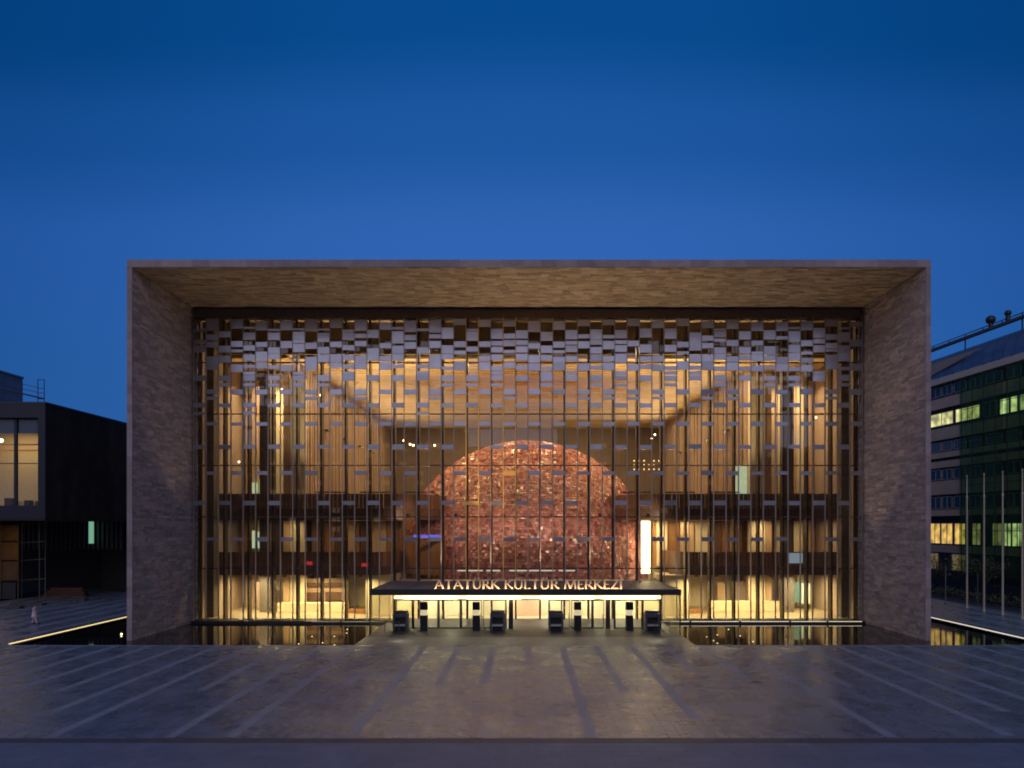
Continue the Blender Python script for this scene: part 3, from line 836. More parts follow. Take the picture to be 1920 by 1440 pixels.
# up-lighters on the canopy that catch the rods
ul = [852, 884, 916, 948, 980, 1012, 1044, 1076]
ul_names = ['first', 'second', 'third', 'fourth', 'fifth', 'sixth', 'seventh', 'eighth']
for px in ul:
    y = 63.2; x = X(px, y)
    t = thing('up_light', ul_names[ul.index(px)]+' small up-light from the left on the canopy roof', 'light', (x, y, 3.75), 'up-lights on the canopy roof')
    MB().tube((x, y, 3.72), (x, y, 3.86), .07).build('housing', M['darkmetal'], t)
    lamp('SPOT', (x, y, 3.9), 60, GOLD, .05, rot=(R(180-10), 0, 0), parent=t, spot=50)
# one narrow golden beam on the screen panels over the dome
t = thing('accent_light', 'narrow golden accent spotlight on the canopy roof', 'light', (X(930, 58), 58, 3.72))
MB().tube((X(930, 58), 58, 3.72), (X(930, 58), 58, 3.95), .1).build('housing', M['darkmetal'], t)
tgt = Vector((X(918, 64), 64, Z(880, 64))); src = Vector((X(930, 58), 58, 4.05))
l = lamp('SPOT', src, 5500, GOLD, .03, parent=t, spot=30)
l.rotation_euler = (tgt-src).to_track_quat('-Z', 'Y').to_euler()

# ---- sign letters
def stroke(p0, p1, w0, w1=None, wm=None):
    """flared stroke between two points: polygon"""
    w1 = w0 if w1 is None else w1; wm = min(w0, w1)*.82 if wm is None else wm
    a = Vector((p0[0], p0[1])); b = Vector((p1[0], p1[1])); d = (b-a).normalized(); n = Vector((-d.y, d.x)); m = (a+b)/2
    q = [a-n*w0/2, a+d*.1-n*(wm*.55), b-d*.1-n*(wm*.55), b-n*w1/2, b+n*w1/2, b-d*.1+n*(wm*.55), a+d*.1+n*(wm*.55), a+n*w0/2]
    return [(v.x, v.y) for v in q]
def ring(cx, cz, rx, rz, a0, a1, w0, w1, n=10):
    out = []; inn = []
    for i in range(n+1):
        t = a0+(a1-a0)*i/n; w = w0+(w1-w0)*math.sin(math.pi*i/n)
        ca, sa = math.cos(R(t)), math.sin(R(t))
        out.append((cx+rx*ca, cz+rz*sa)); inn.append((cx+(rx-w)*ca, cz+(rz-w*.8)*sa))
    return [[out[i], out[i+1], inn[i+1], inn[i]] for i in range(n)]
def glyph(ch):
    T, t = .15, .095
    if ch == 'A': return .80, [stroke((.04, 0), (.385, 1), t*1.2), stroke((.37, 1), (.75, 0), T), [(.17, .30), (.60, .30), (.60, .38), (.17, .38)]]
    if ch == 'T': return .70, [stroke((.34, 0), (.34, 1), T*1.15), [(.0, .90), (.68, .90), (.69, 1), (-.01, 1)]]
    if ch in 'UÜ':
        g = [stroke((.12, .34), (.12, 1), T), stroke((.66, .34), (.66, 1), t*1.1)] + ring(.385, .36, .335, .38, 180, 360, T*.95, t)
        if ch == 'Ü': g += [[(.17, 1.08), (.31, 1.08), (.31, 1.21), (.17, 1.21)], [(.46, 1.08), (.60, 1.08), (.60, 1.21), (.46, 1.21)]]
        return .80, g
    if ch == 'R': return .68, [stroke((.10, 0), (.10, 1), T), [(.12, .92), (.30, .92), (.30, 1), (.12, 1)], [(.12, .43), (.30, .43), (.30, .51), (.12, .51)]] + ring(.29, .715, .26, .285, -90, 90, t*.85, T) + [stroke((.28, .47), (.66, 0), T)]
    if ch == 'K': return .70, [stroke((.10, 0), (.10, 1), T), stroke((.15, .46), (.58, 1), t), stroke((.22, .55), (.68, 0), T)]
    if ch == 'L': return .52, [stroke((.10, 0), (.10, 1), T), [(.12, 0), (.50, 0), (.52, .14), (.46, .085), (.12, .085)]]
    if ch == 'M': return .98, [stroke((.05, 0), (.17, 1), t*1.1), stroke((.18, 1), (.49, .05), T), stroke((.49, .05), (.80, 1), t), stroke((.80, 1), (.90, 0), T)]
    if ch == 'E': return .54, [stroke((.10, 0), (.10, 1), T), [(.12, 0), (.50, 0), (.52, .13), (.46, .085), (.12, .085)], [(.12, .47), (.44, .47), (.44, .555), (.12, .555)], [(.12, .915), (.46, .915), (.48, 1), (.12, 1)]]
    if ch == 'Z': return .66, [[(.04, .915), (.62, .915), (.62, 1), (.04, 1)], stroke((.57, .96), (.08, .04), T*.9), [(.02, 0), (.62, 0), (.64, .13), (.58, .085), (.02, .085)]]
    if ch in 'Iİ': return .22, [stroke((.10, 0), (.10, 1), T)]+([[(.03, 1.08), (.17, 1.08), (.17, 1.21), (.03, 1.21)]] if ch == 'İ' else [])
def area2(p): return sum(p[i][0]*p[(i+1) % len(p)][1]-p[(i+1) % len(p)][0]*p[i][1] for i in range(len(p)))
SY = CY0+.18
sign = thing('building_sign', 'copper capital letters spelling ATATÜRK KÜLTÜR MERKEZİ on the canopy edge', 'sign', (X(990, SY), SY, 3.72))
MB().box(X(812, SY), X(1170, SY), SY+.02, SY+.06, 3.735, 3.775).build('rail', M['darkmetal'], sign)
CAP = .74
for word, pa, pb in (('ATATÜRK', 815, 936), ('KÜLTÜR', 946, 1048), ('MERKEZİ', 1058, 1167)):
    tot = sum(glyph(c)[0]+.05 for c in word)-.05
    x0, x1 = X(pa, SY), X(pb, SY); sx = (x1-x0)/tot
    cur = 0
    for c in word:
        adv, polys = glyph(c); mb = MB()
        for i, p in enumerate(polys):
            q = [(x0+(cur+a)*sx, 3.79+b*CAP) for a, b in p]
            if area2(q) < 0: q = q[::-1]
            mb.prism_y(q, SY-.05-.002*(i % 5), SY+.05+.002*(i % 5))
        mb.build('letter', M['brasslet'], sign); cur += adv+.05
for x in (-6, -2, 2, 6):
    lamp('AREA', (XC-.1+x, CY0-.035, 3.80), 19, (1, .72, .40), 3.8, rot=(R(180-25), 0, 0), parent=sign, sy=.03)

# ================================================================== left neighbour
LB = thing('left_building', 'dark box building with a big lit window, left of the portal', 'building', (-60, 80, 0))
bx = -50.0; by = 71.4; bt = 21.7; bb = 9.7
cor = mat('dark_cladding', (.055, .042, .030), .85, metal=0, spec=.2, noise=.3, nscale=.5, island=.2)
fr = mat('navy_frame', (.022, .026, .04), .45, metal=.3)
# front face: frame round the window opening; window from px x<70, y 785..950
wx1 = X(71, by); wz1 = Z(783, by); wz0 = Z(948, by)
f = MB()
f.box(bx-.0, wx1, by, by+3, wz0, wz1)      # jamb strip on the right
f.box(-90, bx, by, by+3, wz1, bt); f.box(-90, bx, by, by+3, bb, wz0)
f.build('facade', fr, LB)
boxo('roof_edge', M['darkmetal'], -90, bx+.06, by-.05, 130, bt, bt+.22, LB)
side = boxo('side_wall', cor, bx-.3, bx-.02, by+3, 130, bb, bt, LB)
sp = MB(); y = by+.2
while y < 110:
    sp.box(bx-.018, bx+rnd.uniform(.0, .03), y, y+1.15, bb+.02, bb+(bt-bb)*.48); sp.box(bx-.018, bx+rnd.uniform(.0, .03), y, y+1.15, bb+(bt-bb)*.485, bt-.02); y += 1.2
sp.build('cladding_panel', cor, side, kind='stuff')
boxo('soffit', cor, -90, bx-.02, by+.02, 130, bb-.2, bb, LB)
# room behind
rb = MB(); rb.box(-90, bx-.35, by+9, by+9.2, bb, bt); rb.build('room_wall', mat('tan_room', (.55, .43, .27), .7, noise=.06), LB)
boxo('room_ceiling', mat('tan_ceiling', (.5, .4, .26), .7), -90, bx-.35, by+3, by+9, wz1-.0, wz1+.1, LB)
boxo('room_floor', M['darkwood'], -90, bx-.35, by+3, by+9, wz0-.3, wz0-.05, LB)
wy = by+.7
fm = MB()
for px in (30, ):
    fm.box(X(px, wy)-.16, X(px, wy)+.16, wy-.1, wy+.1, wz0, wz1)
fm.box(X(-24, wy)-.16, X(-24, wy)+.16, wy-.1, wy+.1, wz0, wz1)
fm.box(-90, wx1-.02, wy-.05, wy+.05, Z(869, wy)-.05, Z(869, wy)+.05)
win = fm.build('window_frame', fr, LB)
boxo('clerestory', mat('blue_blind', (.02, .06, .16), .35), -90, wx1-.03, wy+.12, wy+.2, Z(812, wy), wz1, win)  # blue reflection in the top of the window, painted as its colour
for a, b in ((-24, 30), (30, 71)):
    MB().box(X(a, wy)+.16, min(X(b, wy)-.16, wx1-.02), wy-.01, wy+.01, wz0+.02, wz1-.02).build('pane', M['glass2'], win)
for px, w_ in ((8, .9), (45, .6)):
    boxo('desk_clutter', M['black'], X(px, by+4), X(px, by+4)+w_, by+4, by+4.6, wz0, wz0+.7+rnd.random()*.3, LB)
boxo('lit_counter', M['gold'], X(32, by+5), X(66, by+5), by+5, by+5.5, wz0, wz0+.65, LB)
boxo('room_beam', M['brownwood'], -80, bx-1, by+5, by+5.12, Z(835, by+5), Z(832, by+5), LB)
boxo('room_beam', M['brownwood'], -80, bx-1, by+6.5, by+6.62, Z(846, by+6.5), Z(843, by+6.5), LB)
o = MB().ball((X(2, by+5), by+5, Z(826, by+5)), .22).build('globe_lamp', mat('globe', (.9, .8, .6), .5, emit=(1, .85, .6), estr=3), LB)
lamp('AREA', (-58, by+5, wz1-.25), 420, (1, .74, .42), 6, parent=LB, sy=4)
# lower storey set back: lit orange hoarding, slats, dark openings
ly = 86.0
boxo('lower_wall', mat('dark_lower_wall', (.02, .02, .024), .8), -90, -50.5, 98, 98.4, -.1, bb-.2, LB)
sl = MB()
for k in range(22):
    x = X(45, 92)+k*.62; sl.box(x, x+.30, 91.8, 92.0, Z(1030, 92), bb-.22)
sl.build('louvre', mat('slate_louvre', (.05, .055, .085), .5), LB, kind='stuff')
boxo('green_window', mat('green_lit', (.2, .4, .3), .5, emit=(.22, .50, .34), estr=.75), X(168, 91), X(176, 91), 90.8, 91, Z(1019, 91), Z(973, 91), LB)
boxo('corner_pier', mat('pier_dark', (.02, .018, .016), .8), X(192, 93), X(192, 93)+4, 93, 97.5, -.1, bb-.22, LB)
# hoarding with scaffold in front
hz = thing('hoarding', 'orange-brown plywood hoarding at the left edge below the dark box building', 'hoarding', (X(10, 84), 84, 0))
for k, (a, b) in enumerate(((984, 1014), (1017, 1050), (1053, 1088))):
    for j, (xa, xb) in enumerate(((-70, -36), (-34, 0), (2, 32))):
        boxo('board', mat('ply_%d%d' % (k, j), (.17+.03*((k+j) % 2), .095+.01*(k % 2), .035), .7, noise=.25, nscale=.7), X(xa, 84), X(xb, 84), 84, 84.08, Z(b, 84), Z(a, 84), hz)
for xa in (-36, 1, 34):
    MB().tube((X(xa, 83.8), 83.8, -.02), (X(xa, 83.8), 83.8, Z(975, 84)), .06).build('upright', mat('ochre_post', (.2, .13, .05), .6), hz)
MB().box(X(-70, 84.5), X(36, 84.5), 83.9, 84.4, -.02, Z(1092, 84)).build('base_wall', M['darkmetal'], hz)
lamp('AREA', (X(0, 80), 80.5, 9.2), 60, (1, .62, .25), 1.2, parent=hz)
sf = thing('scaffold', 'pale tube scaffold bay between the hoarding and the dark louvres', 'scaffold', (X(60, 85), 85, 0))
tub = mat('galvanised_tube', (.22, .24, .23), .5, metal=.4)
for px in (41, 74, 85):
    MB().tube((X(px, 85), 85, -.02), (X(px, 85), 85, Z(972, 85)), .05).build('upright', tub, sf)
for k, py in enumerate((983, 1017, 1050, 1087)):
    MB().tube((X(38, 85), 84.95, Z(py+1, 85)), (X(86, 85), 84.95, Z(py-2, 85)), .045).build('ledger', tub, sf)
# higher block behind and roof stair
HB = thing('rooftop_block', 'grey-blue upper block rising behind the dark box at the left edge', 'building', (-95, 104, 21))
hbm = mat('grey_blue_cladding', (.20, .22, .26), .6, island=.1, noise=.1)
hx, hz = -85.0, Z(707, 116)
b_ = boxo('body', hbm, hx-20, hx-.06, 92, 116, 15, hz-.3, HB)
cl = MB(); z = 21.0
while z < hz-.5:
    for y in range(92, 116, 4): cl.box(hx-.058, hx+rnd.uniform(-.02, .0), y+.02, y+3.98, z+.02, min(z+1.2, hz-.32))
    z += 1.22
cl.build('cladding_strip', hbm, b_, kind='stuff')
boxo('parapet', hbm, hx-20.1, hx+.12, 91.9, 116.1, hz-.29, hz, HB)

st_ = thing('roof_stair', 'thin steel roof ladder and rails silhouetted above the dark box', 'roof ladder', (X(78, 88), 88, bt+.2))
dm = M['darkmetal']
for px in (71, 83):
    MB().tube((X(px, 88), 88, bt+.2), (X(px, 88), 88, Z(711, 88)), .05).build('upright', dm, st_)
for py in (712, 728, 737, 748):
    MB().tube((X(71, 88), 88, Z(py, 88)), (X(83, 88), 88, Z(py, 88)), .04).build('rung', dm, st_)
for a, b in ((720, 727), (729, 736)):
    MB().tube((X(42, 88), 88, Z(a, 88)), (X(72, 88), 88, Z(b, 88)), .035).build('rail', dm, st_)
MB().tube((X(-60, 87.8), 87.8, Z(715, 88)), (X(82, 87.8), 87.8, Z(748, 88)), .10).build('stringer', dm, st_)

# low planters / blocks in front of the left building
for i in range(3):
    for (px, py, w_, lab) in (((8, 1142, 1.6, 'leftmost low concrete block on the paving by the hoarding'), (48, 1136, 1.8, 'low concrete block right behind the walker'), (120, 1127, 2.4, 'low concrete block below the dark louvres'))[i],):
        d = H*F/(py-985); x = X(px, d)
        t = thing('concrete_block', lab, 'block', (x, d, 0), 'low blocks on the left paving')
        MB().box(x-w_, x+w_, d, d+.8, -.01, .28).build('base', mat('concrete_dark_%d' % i, (.09, .09, .10), .8, noise=.2), t)
        for k in range(6):
            xx = x-w_+.15+k*(2*w_-.3)/6
            MB().box(xx, xx+.2, d-.02, d-.003, .02, .16).build('slot', M['black'], t)
t = thing('timber_stack', 'low brown timber stack lying in front of the dark louvres', 'timber stack', (X(110, 86), 86, 0))
for k in range(4):
    boxo('timber', mat('timber_%d' % k, (.10+.01*k, .05, .03), .7, noise=.2), X(78+k*4, 86), X(160-k*3, 86), 86+k*.12, 86.8, -.01+k*.28, .25+k*.28, t)

# ================================================================== right neighbour
d1, d2 = 104.0, 86.8
A = Vector((X(1745, d1), d1, 0)); Bv = Vector((X(1920, d2), d2, 0))
dirv = (Bv-A).normalized(); nor = Vector((dirv.y, -dirv.x, 0))  # outward (towards the camera side)
if nor.x > 0: nor = -nor
LEN = (Bv-A).length
RB = thing('office_block', 'long office building with curved roof and lit window rows, right of the portal', 'building', tuple(A+dirv*9))
def zA(py): return H+(985-py)/F*d1        # height of a line crossing the building at px 1745
def U(px):                                 # distance along the facade of image column px
    k = (px-981)/F
    # A.x + u*dx = k*(A.y+u*dy)
    return (k*A.y-A.x)/(dirv.x-k*dirv.y)
def fbox(name, m_, u0, u1, z0, z1, o0, o1, parent=None, kind=None):
    """box along the facade: u along, o outward offset"""
    pts = [A+dirv*u0+nor*o0, A+dirv*u1+nor*o0, A+dirv*u1+nor*o1, A+dirv*u0+nor*o1]
    p = [(q.x, q.y) for q in pts]
    if area2(p) < 0: p = p[::-1]
    return MB().prism(p, z0, z1).build(name, m_, parent or RB, kind)
U0, U1 = -16, LEN+14
spm = mat('pink_spandrel', (.66, .47, .33), .7, noise=.15, nscale=.6)
drk = mat('dark_glazing', (.02, .03, .05), .2)
fbox('facade_core', mat('core_dark', (.03, .03, .035), .7), U0, U1, -.3, zA(717), -9, -.02)
for (a, b, o_) in ((717, 728, .9), (753, 772, .35), (808, 829, .35), (852, 862, .3), (868, 880, .3), (904, 929, .3), (957, 968, .8), (1021, 1034, .2)):
    fbox('spandrel', spm if a > 720 else mat('cream_cornice', (.75, .60, .42), .6, noise=.1), U0, U1, zA(b), zA(a), 0, o_)
lit = mat('lit_office', (.7, .65, .3), .5, emit=(.85, .80, .32), estr=.75)
lit2 = mat('lit_office_green', (.5, .7, .3), .5, emit=(.70, .78, .36), estr=1.0)
amber = mat('lit_lobby', (.7, .5, .2), .5, emit=(1, .62, .14), estr=.7)
dim = mat('dim_lit', (.5, .45, .2), .5, emit=(.6, .55, .2), estr=.35)
frm = mat('window_frame', (.42, .42, .36), .5)
def vary(m, sc_):
    n = m.node_tree; p = n.nodes['Principled BSDF']; ge_ = n.nodes.new('ShaderNodeNewGeometry'); nz_ = n.nodes.new('ShaderNodeTexNoise'); nz_.inputs['Scale'].default_value = sc_
    mr_ = n.nodes.new('ShaderNodeMapRange'); v = p.inputs['Emission Strength'].default_value
    mr_.inputs[1].default_value = .32; mr_.inputs[2].default_value = .68; mr_.inputs[3].default_value = v*.35; mr_.inputs[4].default_value = v*1.5
    n.links.new(ge_.outputs['Position'], nz_.inputs['Vector']); n.links.new(nz_.outputs[0], mr_.inputs[0]); n.links.new(mr_.outputs[0], p.inputs['Emission Strength'])
for m_ in (lit, lit2, amber, dim): vary(m_, .9)
def window(u0, u1, z0, z1, m_, bars=1):
    f = fbox('window', frm, u0, u1, z0, z0+.09, 0, .12)
    fbox('frame', frm, u0, u1, z1-.09, z1, 0, .12, f)
    for k in range(bars+2):
        u = u0+(u1-u0)*k/(bars+1); fbox('frame', frm, u-.05, u+.05, z0+.091, z1-.091, 0, .12, f)
    fbox('pane', m_, u0+.02, u1-.02, z0+.02, z1-.02, .012, .05, f)
u = U(1726)
k = 0
def uw(px0, px1, py0, py1, m_, bars=1): window(U(px0), U(px1), zA(py1), zA(py0), m_, bars)
for (a, b) in ((1700, 1720), (1722, 1742), (1746, 1788), (1793, 1838)): uw(a, b, 779, 803, lit, 1)
for (a, b) in ((1876, 1893), (1896, 1909), (1912, 1928)): uw(a, b, 779, 805, lit2, 0)
uw(1845, 1870, 779, 804, drk, 1)
for (a, b) in ((1746, 1765), (1768, 1786), (1790, 1812), (1820, 1840), (1850, 1880), (1890, 1915)):
    uw(a, b, 731, 749, drk, 1); uw(a, b, 833, 850, mat('dim_pane', (.14, .14, .15), .3), 0)
    uw(a, b, 883, 902, drk, 1); uw(a, b, 933, 955, drk, 1)
for (a, b, m_) in ((1744, 1764, amber), (1766, 1787, amber), (1791, 1811, amber), (1824, 1840, dim), (1862, 1880, dim), (1884, 1897, lit2), (1899, 1918, lit2)):
    uw(a, b, 981, 1019, m_, 1)
for (a, b, m_) in ((1746, 1760, amber), (1786, 1812, dim)):
    uw(a, b, 1036, 1066, mat('faint_amber', (.3, .2, .1), .5, emit=(.7, .5, .2), estr=.18), 1)
# curved metal roof
rfm = mat('curved_zinc', (.17, .21, .28), .4, metal=.5, noise=.15, nscale=.4, island=.12)
wood = mat('soffit_boards', (.45, .34, .24), .6, island=.1)
segs = 8; prev = None
zr0 = zA(717)
roof = MB(); seg_u = []
uu = U0
nU = 26
for iu in range(nU):
    ua = U0+(U1-U0)*iu/nU; ub = U0+(U1-U0)*(iu+1)/nU-.06
    for k in range(segs):
        t0, t1 = math.pi/2*k/segs, math.pi/2*(k+1)/segs
        o0, o1 = .9-3.2*(1-math.cos(t0)), .9-3.2*(1-math.cos(t1)); z0, z1 = zr0+3.9*math.sin(t0), zr0+3.9*math.sin(t1)
        p = [A+dirv*ua+nor*o0+Vector((0, 0, z0)), A+dirv*ub+nor*o0+Vector((0, 0, z0)), A+dirv*ub+nor*o1+Vector((0, 0, z1)), A+dirv*ua+nor*o1+Vector((0, 0, z1))]
        roof.face(p)
        
rfo = roof.build('curved_roof', rfm, RB)
tri = [(U0, zA(680)), (U0, zA(712)), (U(1746), zA(710)), (U(1852), zA(682)), (U(1852), zA(680))]
ZT_ = zA(688)
for k in range(14):
    ua_ = U(1746)-4+k*(U(1852)-U(1746)+4)/14; ub_ = U(1746)-4+(k+1)*(U(1852)-U(1746)+4)/14-.05
    f_ = max(0, (ua_-U(1746))/(U(1852)-U(1746))); f2 = max(0, (ub_-U(1746))/(U(1852)-U(1746)))
    za_, zb_ = zA(712)+(ZT_-.1-zA(712))*f_, zA(712)+(ZT_-.1-zA(712))*f2
    mb = MB(); P_ = [A+dirv*ua_+nor*1.02, A+dirv*ub_+nor*1.02]; Q_ = [A+dirv*ua_+nor*.95, A+dirv*ub_+nor*.95]
    n_ = len(mb.v); mb.v += [(P_[0].x, P_[0].y, za_), (P_[1].x, P_[1].y, zb_), (P_[1].x, P_[1].y, ZT_), (P_[0].x, P_[0].y, ZT_), (Q_[0].x, Q_[0].y, za_), (Q_[1].x, Q_[1].y, zb_), (Q_[1].x, Q_[1].y, ZT_), (Q_[0].x, Q_[0].y, ZT_)]
    for q in ((0, 1, 2, 3), (7, 6, 5, 4), (0, 4, 5, 1), (3, 2, 6, 7), (0, 3, 7, 4), (1, 5, 6, 2)): mb.f.append(q); mb.m.append(0)
    mb.build('end_board', wood, RB)
fbox('roof_core', mat('roof_core', (.06, .07, .09), .7), U0, U1, zr0, zr0+3.85, -9, -2.35)
for px in (1770, 1798, 1826, 1856, 1886, 1910):
    uu = U(px)
    a = A+dirv*uu+nor*1.0+Vector((0, 0, zr0)); b = A+dirv*(uu)+nor*(-2.2)+Vector((0, 0, zr0+4.0))
    MB().tube(a, b, .07).build('roof_rib', M['darkmetal'], rfo)
# gantry on the roof with round vents
gz = zA(653)
fbox('roof_gantry', mat('gantry_steel', (.12, .09, .07), .6), U0, U1, gz-.25, gz+.1, -1.2, -.6)
fbox('gantry_rail', M['darkmetal'], U0, U1, gz+.45, gz+.55, -1.0, -.9)
for k in range(14):
    u_ = U0+2+k*(U1-U0-4)/13; fbox('gantry_post', M['darkmetal'], u_-.04, u_+.04, gz+.1, gz+.46, -1.0, -.9)
    fbox('gantry_leg', M['darkmetal'], u_-.05, u_+.05, zr0+3.0, gz-.25, -1.0, -.85) if k % 3 == 0 else None
for px, r_ in ((1846, .62), (1878, .42)):
    p = A+dirv*U(px)+nor*(-.9)
    t = thing('roof_vent', ('larger' if r_ > .5 else 'smaller')+' round dark ventilator on the roof gantry of the right building', 'roof ventilator', (p.x, p.y, gz+.1), 'ventilators on the office roof')
    MB().tube((p.x, p.y, gz+.1), (p.x, p.y, gz+.8), .28).build('neck', M['darkmetal'], t)
    MB().ball((p.x, p.y, gz+1.15), r_, sz=.95).build('head', M['darkmetal'], t, smooth=True)
# scaffold with green netting in front of the right half
net = bpy.data.materials.new('green_netting'); net.use_nodes = True; n = net.node_tree; n.nodes.clear()
tt = n.nodes.new('ShaderNodeBsdfTransparent'); tt.inputs[0].default_value = (.60, .80, .55, 1)
df = n.nodes.new('ShaderNodeBsdfDiffuse'); df.inputs[0].default_value = (.05, .11, .075, 1)
mx = n.nodes.new('ShaderNodeMixShader')
nz = n.nodes.new('ShaderNodeTexNoise'); nz.inputs['Scale'].default_value = .35; nz.inputs['Detail'].default_value = 4
ge = n.nodes.new('ShaderNodeNewGeometry'); n.links.new(ge.outputs['Position'], nz.inputs['Vector'])
mrr = n.nodes.new('ShaderNodeMapRange'); mrr.inputs[1].default_value = .35; mrr.inputs[2].default_value = .65; mrr.inputs[3].default_value = .25; mrr.inputs[4].default_value = .55
n.links.new(nz.outputs[0], mrr.inputs[0]); n.links.new(mrr.outputs[0], mx.inputs[0])
oo = n.nodes.new('ShaderNodeOutputMaterial'); n.links.new(tt.outputs[0], mx.inputs[1]); n.links.new(df.outputs[0], mx.inputs[2]); n.links.new(mx.outputs[0], oo.inputs[0])
NT = thing('netted_scaffold', 'scaffold wrapped in dark green netting on the right office building', 'scaffold', tuple(A+dirv*U(1870)+nor*2))
ua = U(1824)
for k in range(7):
    u0 = ua+k*4.0; u1 = u0+3.9
    for j in range(3):
        z0 = 2.2+j*9.2; z1 = min(z0+9.1, zA(735))
        nn = 10; mb = MB()
        for q in range(nn):
            f0, f1 = q/nn, (q+1)/nn
            oa = 2.0+.12*math.sin(f0*math.pi*2+k)+.05*math.sin(k*3+q); ob = 2.0+.12*math.sin(f1*math.pi*2+k)+.05*math.sin(k*3+q+1)
            p0 = A+dirv*(u0+(u1-u0)*f0)+nor*oa; p1 = A+dirv*(u0+(u1-u0)*f1)+nor*ob
            mb.face([(p0.x, p0.y, z0), (p1.x, p1.y, z0), (p1.x, p1.y, z1), (p0.x, p0.y, z1)])
        mb.build('net_sheet', net, NT)
for k in range(14):
    u_ = ua+k*2.0; p = A+dirv*u_+nor*1.7
    MB().tube((p.x, p.y, -.3), (p.x, p.y, zA(733)), .05).build('upright', M['darkmetal'], NT)
for k in range(12):
    z = 2+k*2.1; p = A+dirv*ua+nor*1.7; q = A+dirv*(ua+27)+nor*1.7
    MB().tube((p.x, p.y, z), (q.x, q.y, z), .04).build('ledger', M['darkmetal'], NT)

# round drain cover on the plaza
dc = thing('drain_cover', 'small dark round drain cover in the paving right of the centre', 'drain cover', (13.4, 39.2, 0))
MB().tube((13.4, 39.2, -.01), (13.4, 39.2, .004), .34, seg=18).build('rim', M['darkmetal'], dc)
MB().tube((13.4, 39.2, .0045), (13.4, 39.2, .010), .27, seg=18).build('lid', M['black'], dc)
# flagpoles
fpm = mat('flagpole_metal', (.70, .60, .42), .45, metal=.1)
for i, (px, py) in enumerate(((1813, 1140), (1845, 1147), (1880, 1153), (1917, 1160))):
    d = H*F/(py-985); x = X(px, d)
    t = thing('flagpole', ('flagpole nearest the portal wall, bare and tall', 'second bare flagpole from the portal wall', 'third bare flagpole from the portal wall', 'bare flagpole at the right edge of the photo, fourth from the portal')[i], 'flagpole', (x, d, 0), 'bare flagpoles beside the road')
    MB().tube((x, d, -.01), (x, d, .25), .16, .13).build('base', fpm, t)
    MB().tube((x, d, .2), (x, d, 12.0), .10, .075).build('pole', fpm, t, smooth=False)
    MB().tube((x, d, 11.95), (x, d, 12.2), .11, .11).build('collar', fpm, t)
    MB().tube((x, d, 12.15), (x, d, 14.3), .06, .045).build('top_section', fpm, t)
    MB().ball((x, d, 14.36), .09).build('finial', fpm, t)
# kerb and road on the right, dark low wall
kb = MB(); y = 40.0
while y < 108:
    kb.box(49.95, 50.25, y+.01, y+1.19, -.3, .02); y += 1.2
tag(kb.build('kerb', M['band'], kind='structure'))
rl = thing('site_fence', 'dark solid site fence behind the flagpoles', 'fence', (56, 86, 0))
for k in range(18):
    y = 66+k*2.4; MB().box(56, 56.06, y+.02, y+2.36, -.3, 2.1).build('board', mat('fence_board', (.02, .022, .026), .7) if k == 0 else bpy.data.materials['fence_board'], rl)
for px, py0, py1 in ((1773, 1062, 1126), (1833, 1075, 1122)):
    d = 78 if px < 1800 else 76; x = X(px, d)
    t = thing('slim_post', ('pale slim post close to the portal wall in front of the trees' if px < 1800 else 'slim dim post between the first two flagpoles'), 'post', (x, d, 0))
    MB().tube((x, d, -.01), (x, d, Z(py0, d)), .05).build('shaft', mat('pale_post', (.22, .22, .18), .5) if px < 1800 else M['grey'], t)
    MB().tube((x, d, 0), (x, d, .12), .14).build('base', M['grey'], t)

# small trees by the right building
bark = mat('bark', (.07, .055, .04), .9, noise=.3)
leafm = mat('leaf_green', (.07, .085, .03), .6, island=.5, col2=(.10, .09, .04))
def tree(x, y, h, r, label, seed, n=420):
    rr = random.Random(seed)
    t = thing('street_tree', label, 'tree', (x, y, 0), 'young trees by the office building')
    tr = MB(); tr.tube((x, y, -.2), (x+.1, y, h*.4), .13, .09); tips = []
    for k in range(11):
        a = rr.random()*6.28; e = rr.uniform(.3, 1.2); b0 = Vector((x+.1, y, h*rr.uniform(.3, .42))); L_ = r*rr.uniform(.7, 1.25)
        b1 = b0+Vector((math.cos(a)*math.cos(e), math.sin(a)*math.cos(e), math.sin(e)*1.2))*L_
        tr.tube(b0, b1, .055, .02, 5); tips.append(b1)
        b2 = b1+Vector((rr.uniform(-.6, .6), rr.uniform(-.6, .6), rr.uniform(.1, .9)))*r*.5; tr.tube(b1, b2, .02, .008, 4); tips.append(b2)
    tr.build('trunk', bark, t)
    cr = MB()
    for k in range(n):
        c = rr.choice(tips)+Vector((rr.gauss(0, .28), rr.gauss(0, .28), rr.gauss(0, .28)))*r*.8
        u = Vector((rr.gauss(0, 1), rr.gauss(0, 1), rr.gauss(0, 1))).normalized(); v = u.orthogonal().normalized(); s_ = rr.uniform(.09, .2)
        cr.face([c-u*s_, c-v*s_*.5, c+u*s_, c+v*s_*.5])
    cr.build('crown', leafm, t, kind='stuff')
tree(X(1800, 90), 90, 6.0, 2.0, 'thin tree lit from behind by amber windows near the portal wall', 1)
tree(X(1850, 86), 86, 5.4, 1.8, 'dark young tree between the second and third flagpoles', 2)
tree(X(1757, 97), 97, 4.6, 1.6, 'small dark tree touching the portal wall edge', 5, 260)
hb = MB()
rr = random.Random(9)
for k in range(2600):
    y = rr.uniform(66, 108); c = Vector((54.5+rr.gauss(0, .45), y, abs(rr.gauss(.5, .35)))); u = Vector((rr.gauss(0, 1), rr.gauss(0, 1), rr.gauss(0, 1))).normalized(); v = u.orthogonal().normalized(); s_ = rr.uniform(.08, .16)
    hb.face([c-u*s_, c-v*s_*.5, c+u*s_, c+v*s_*.5])
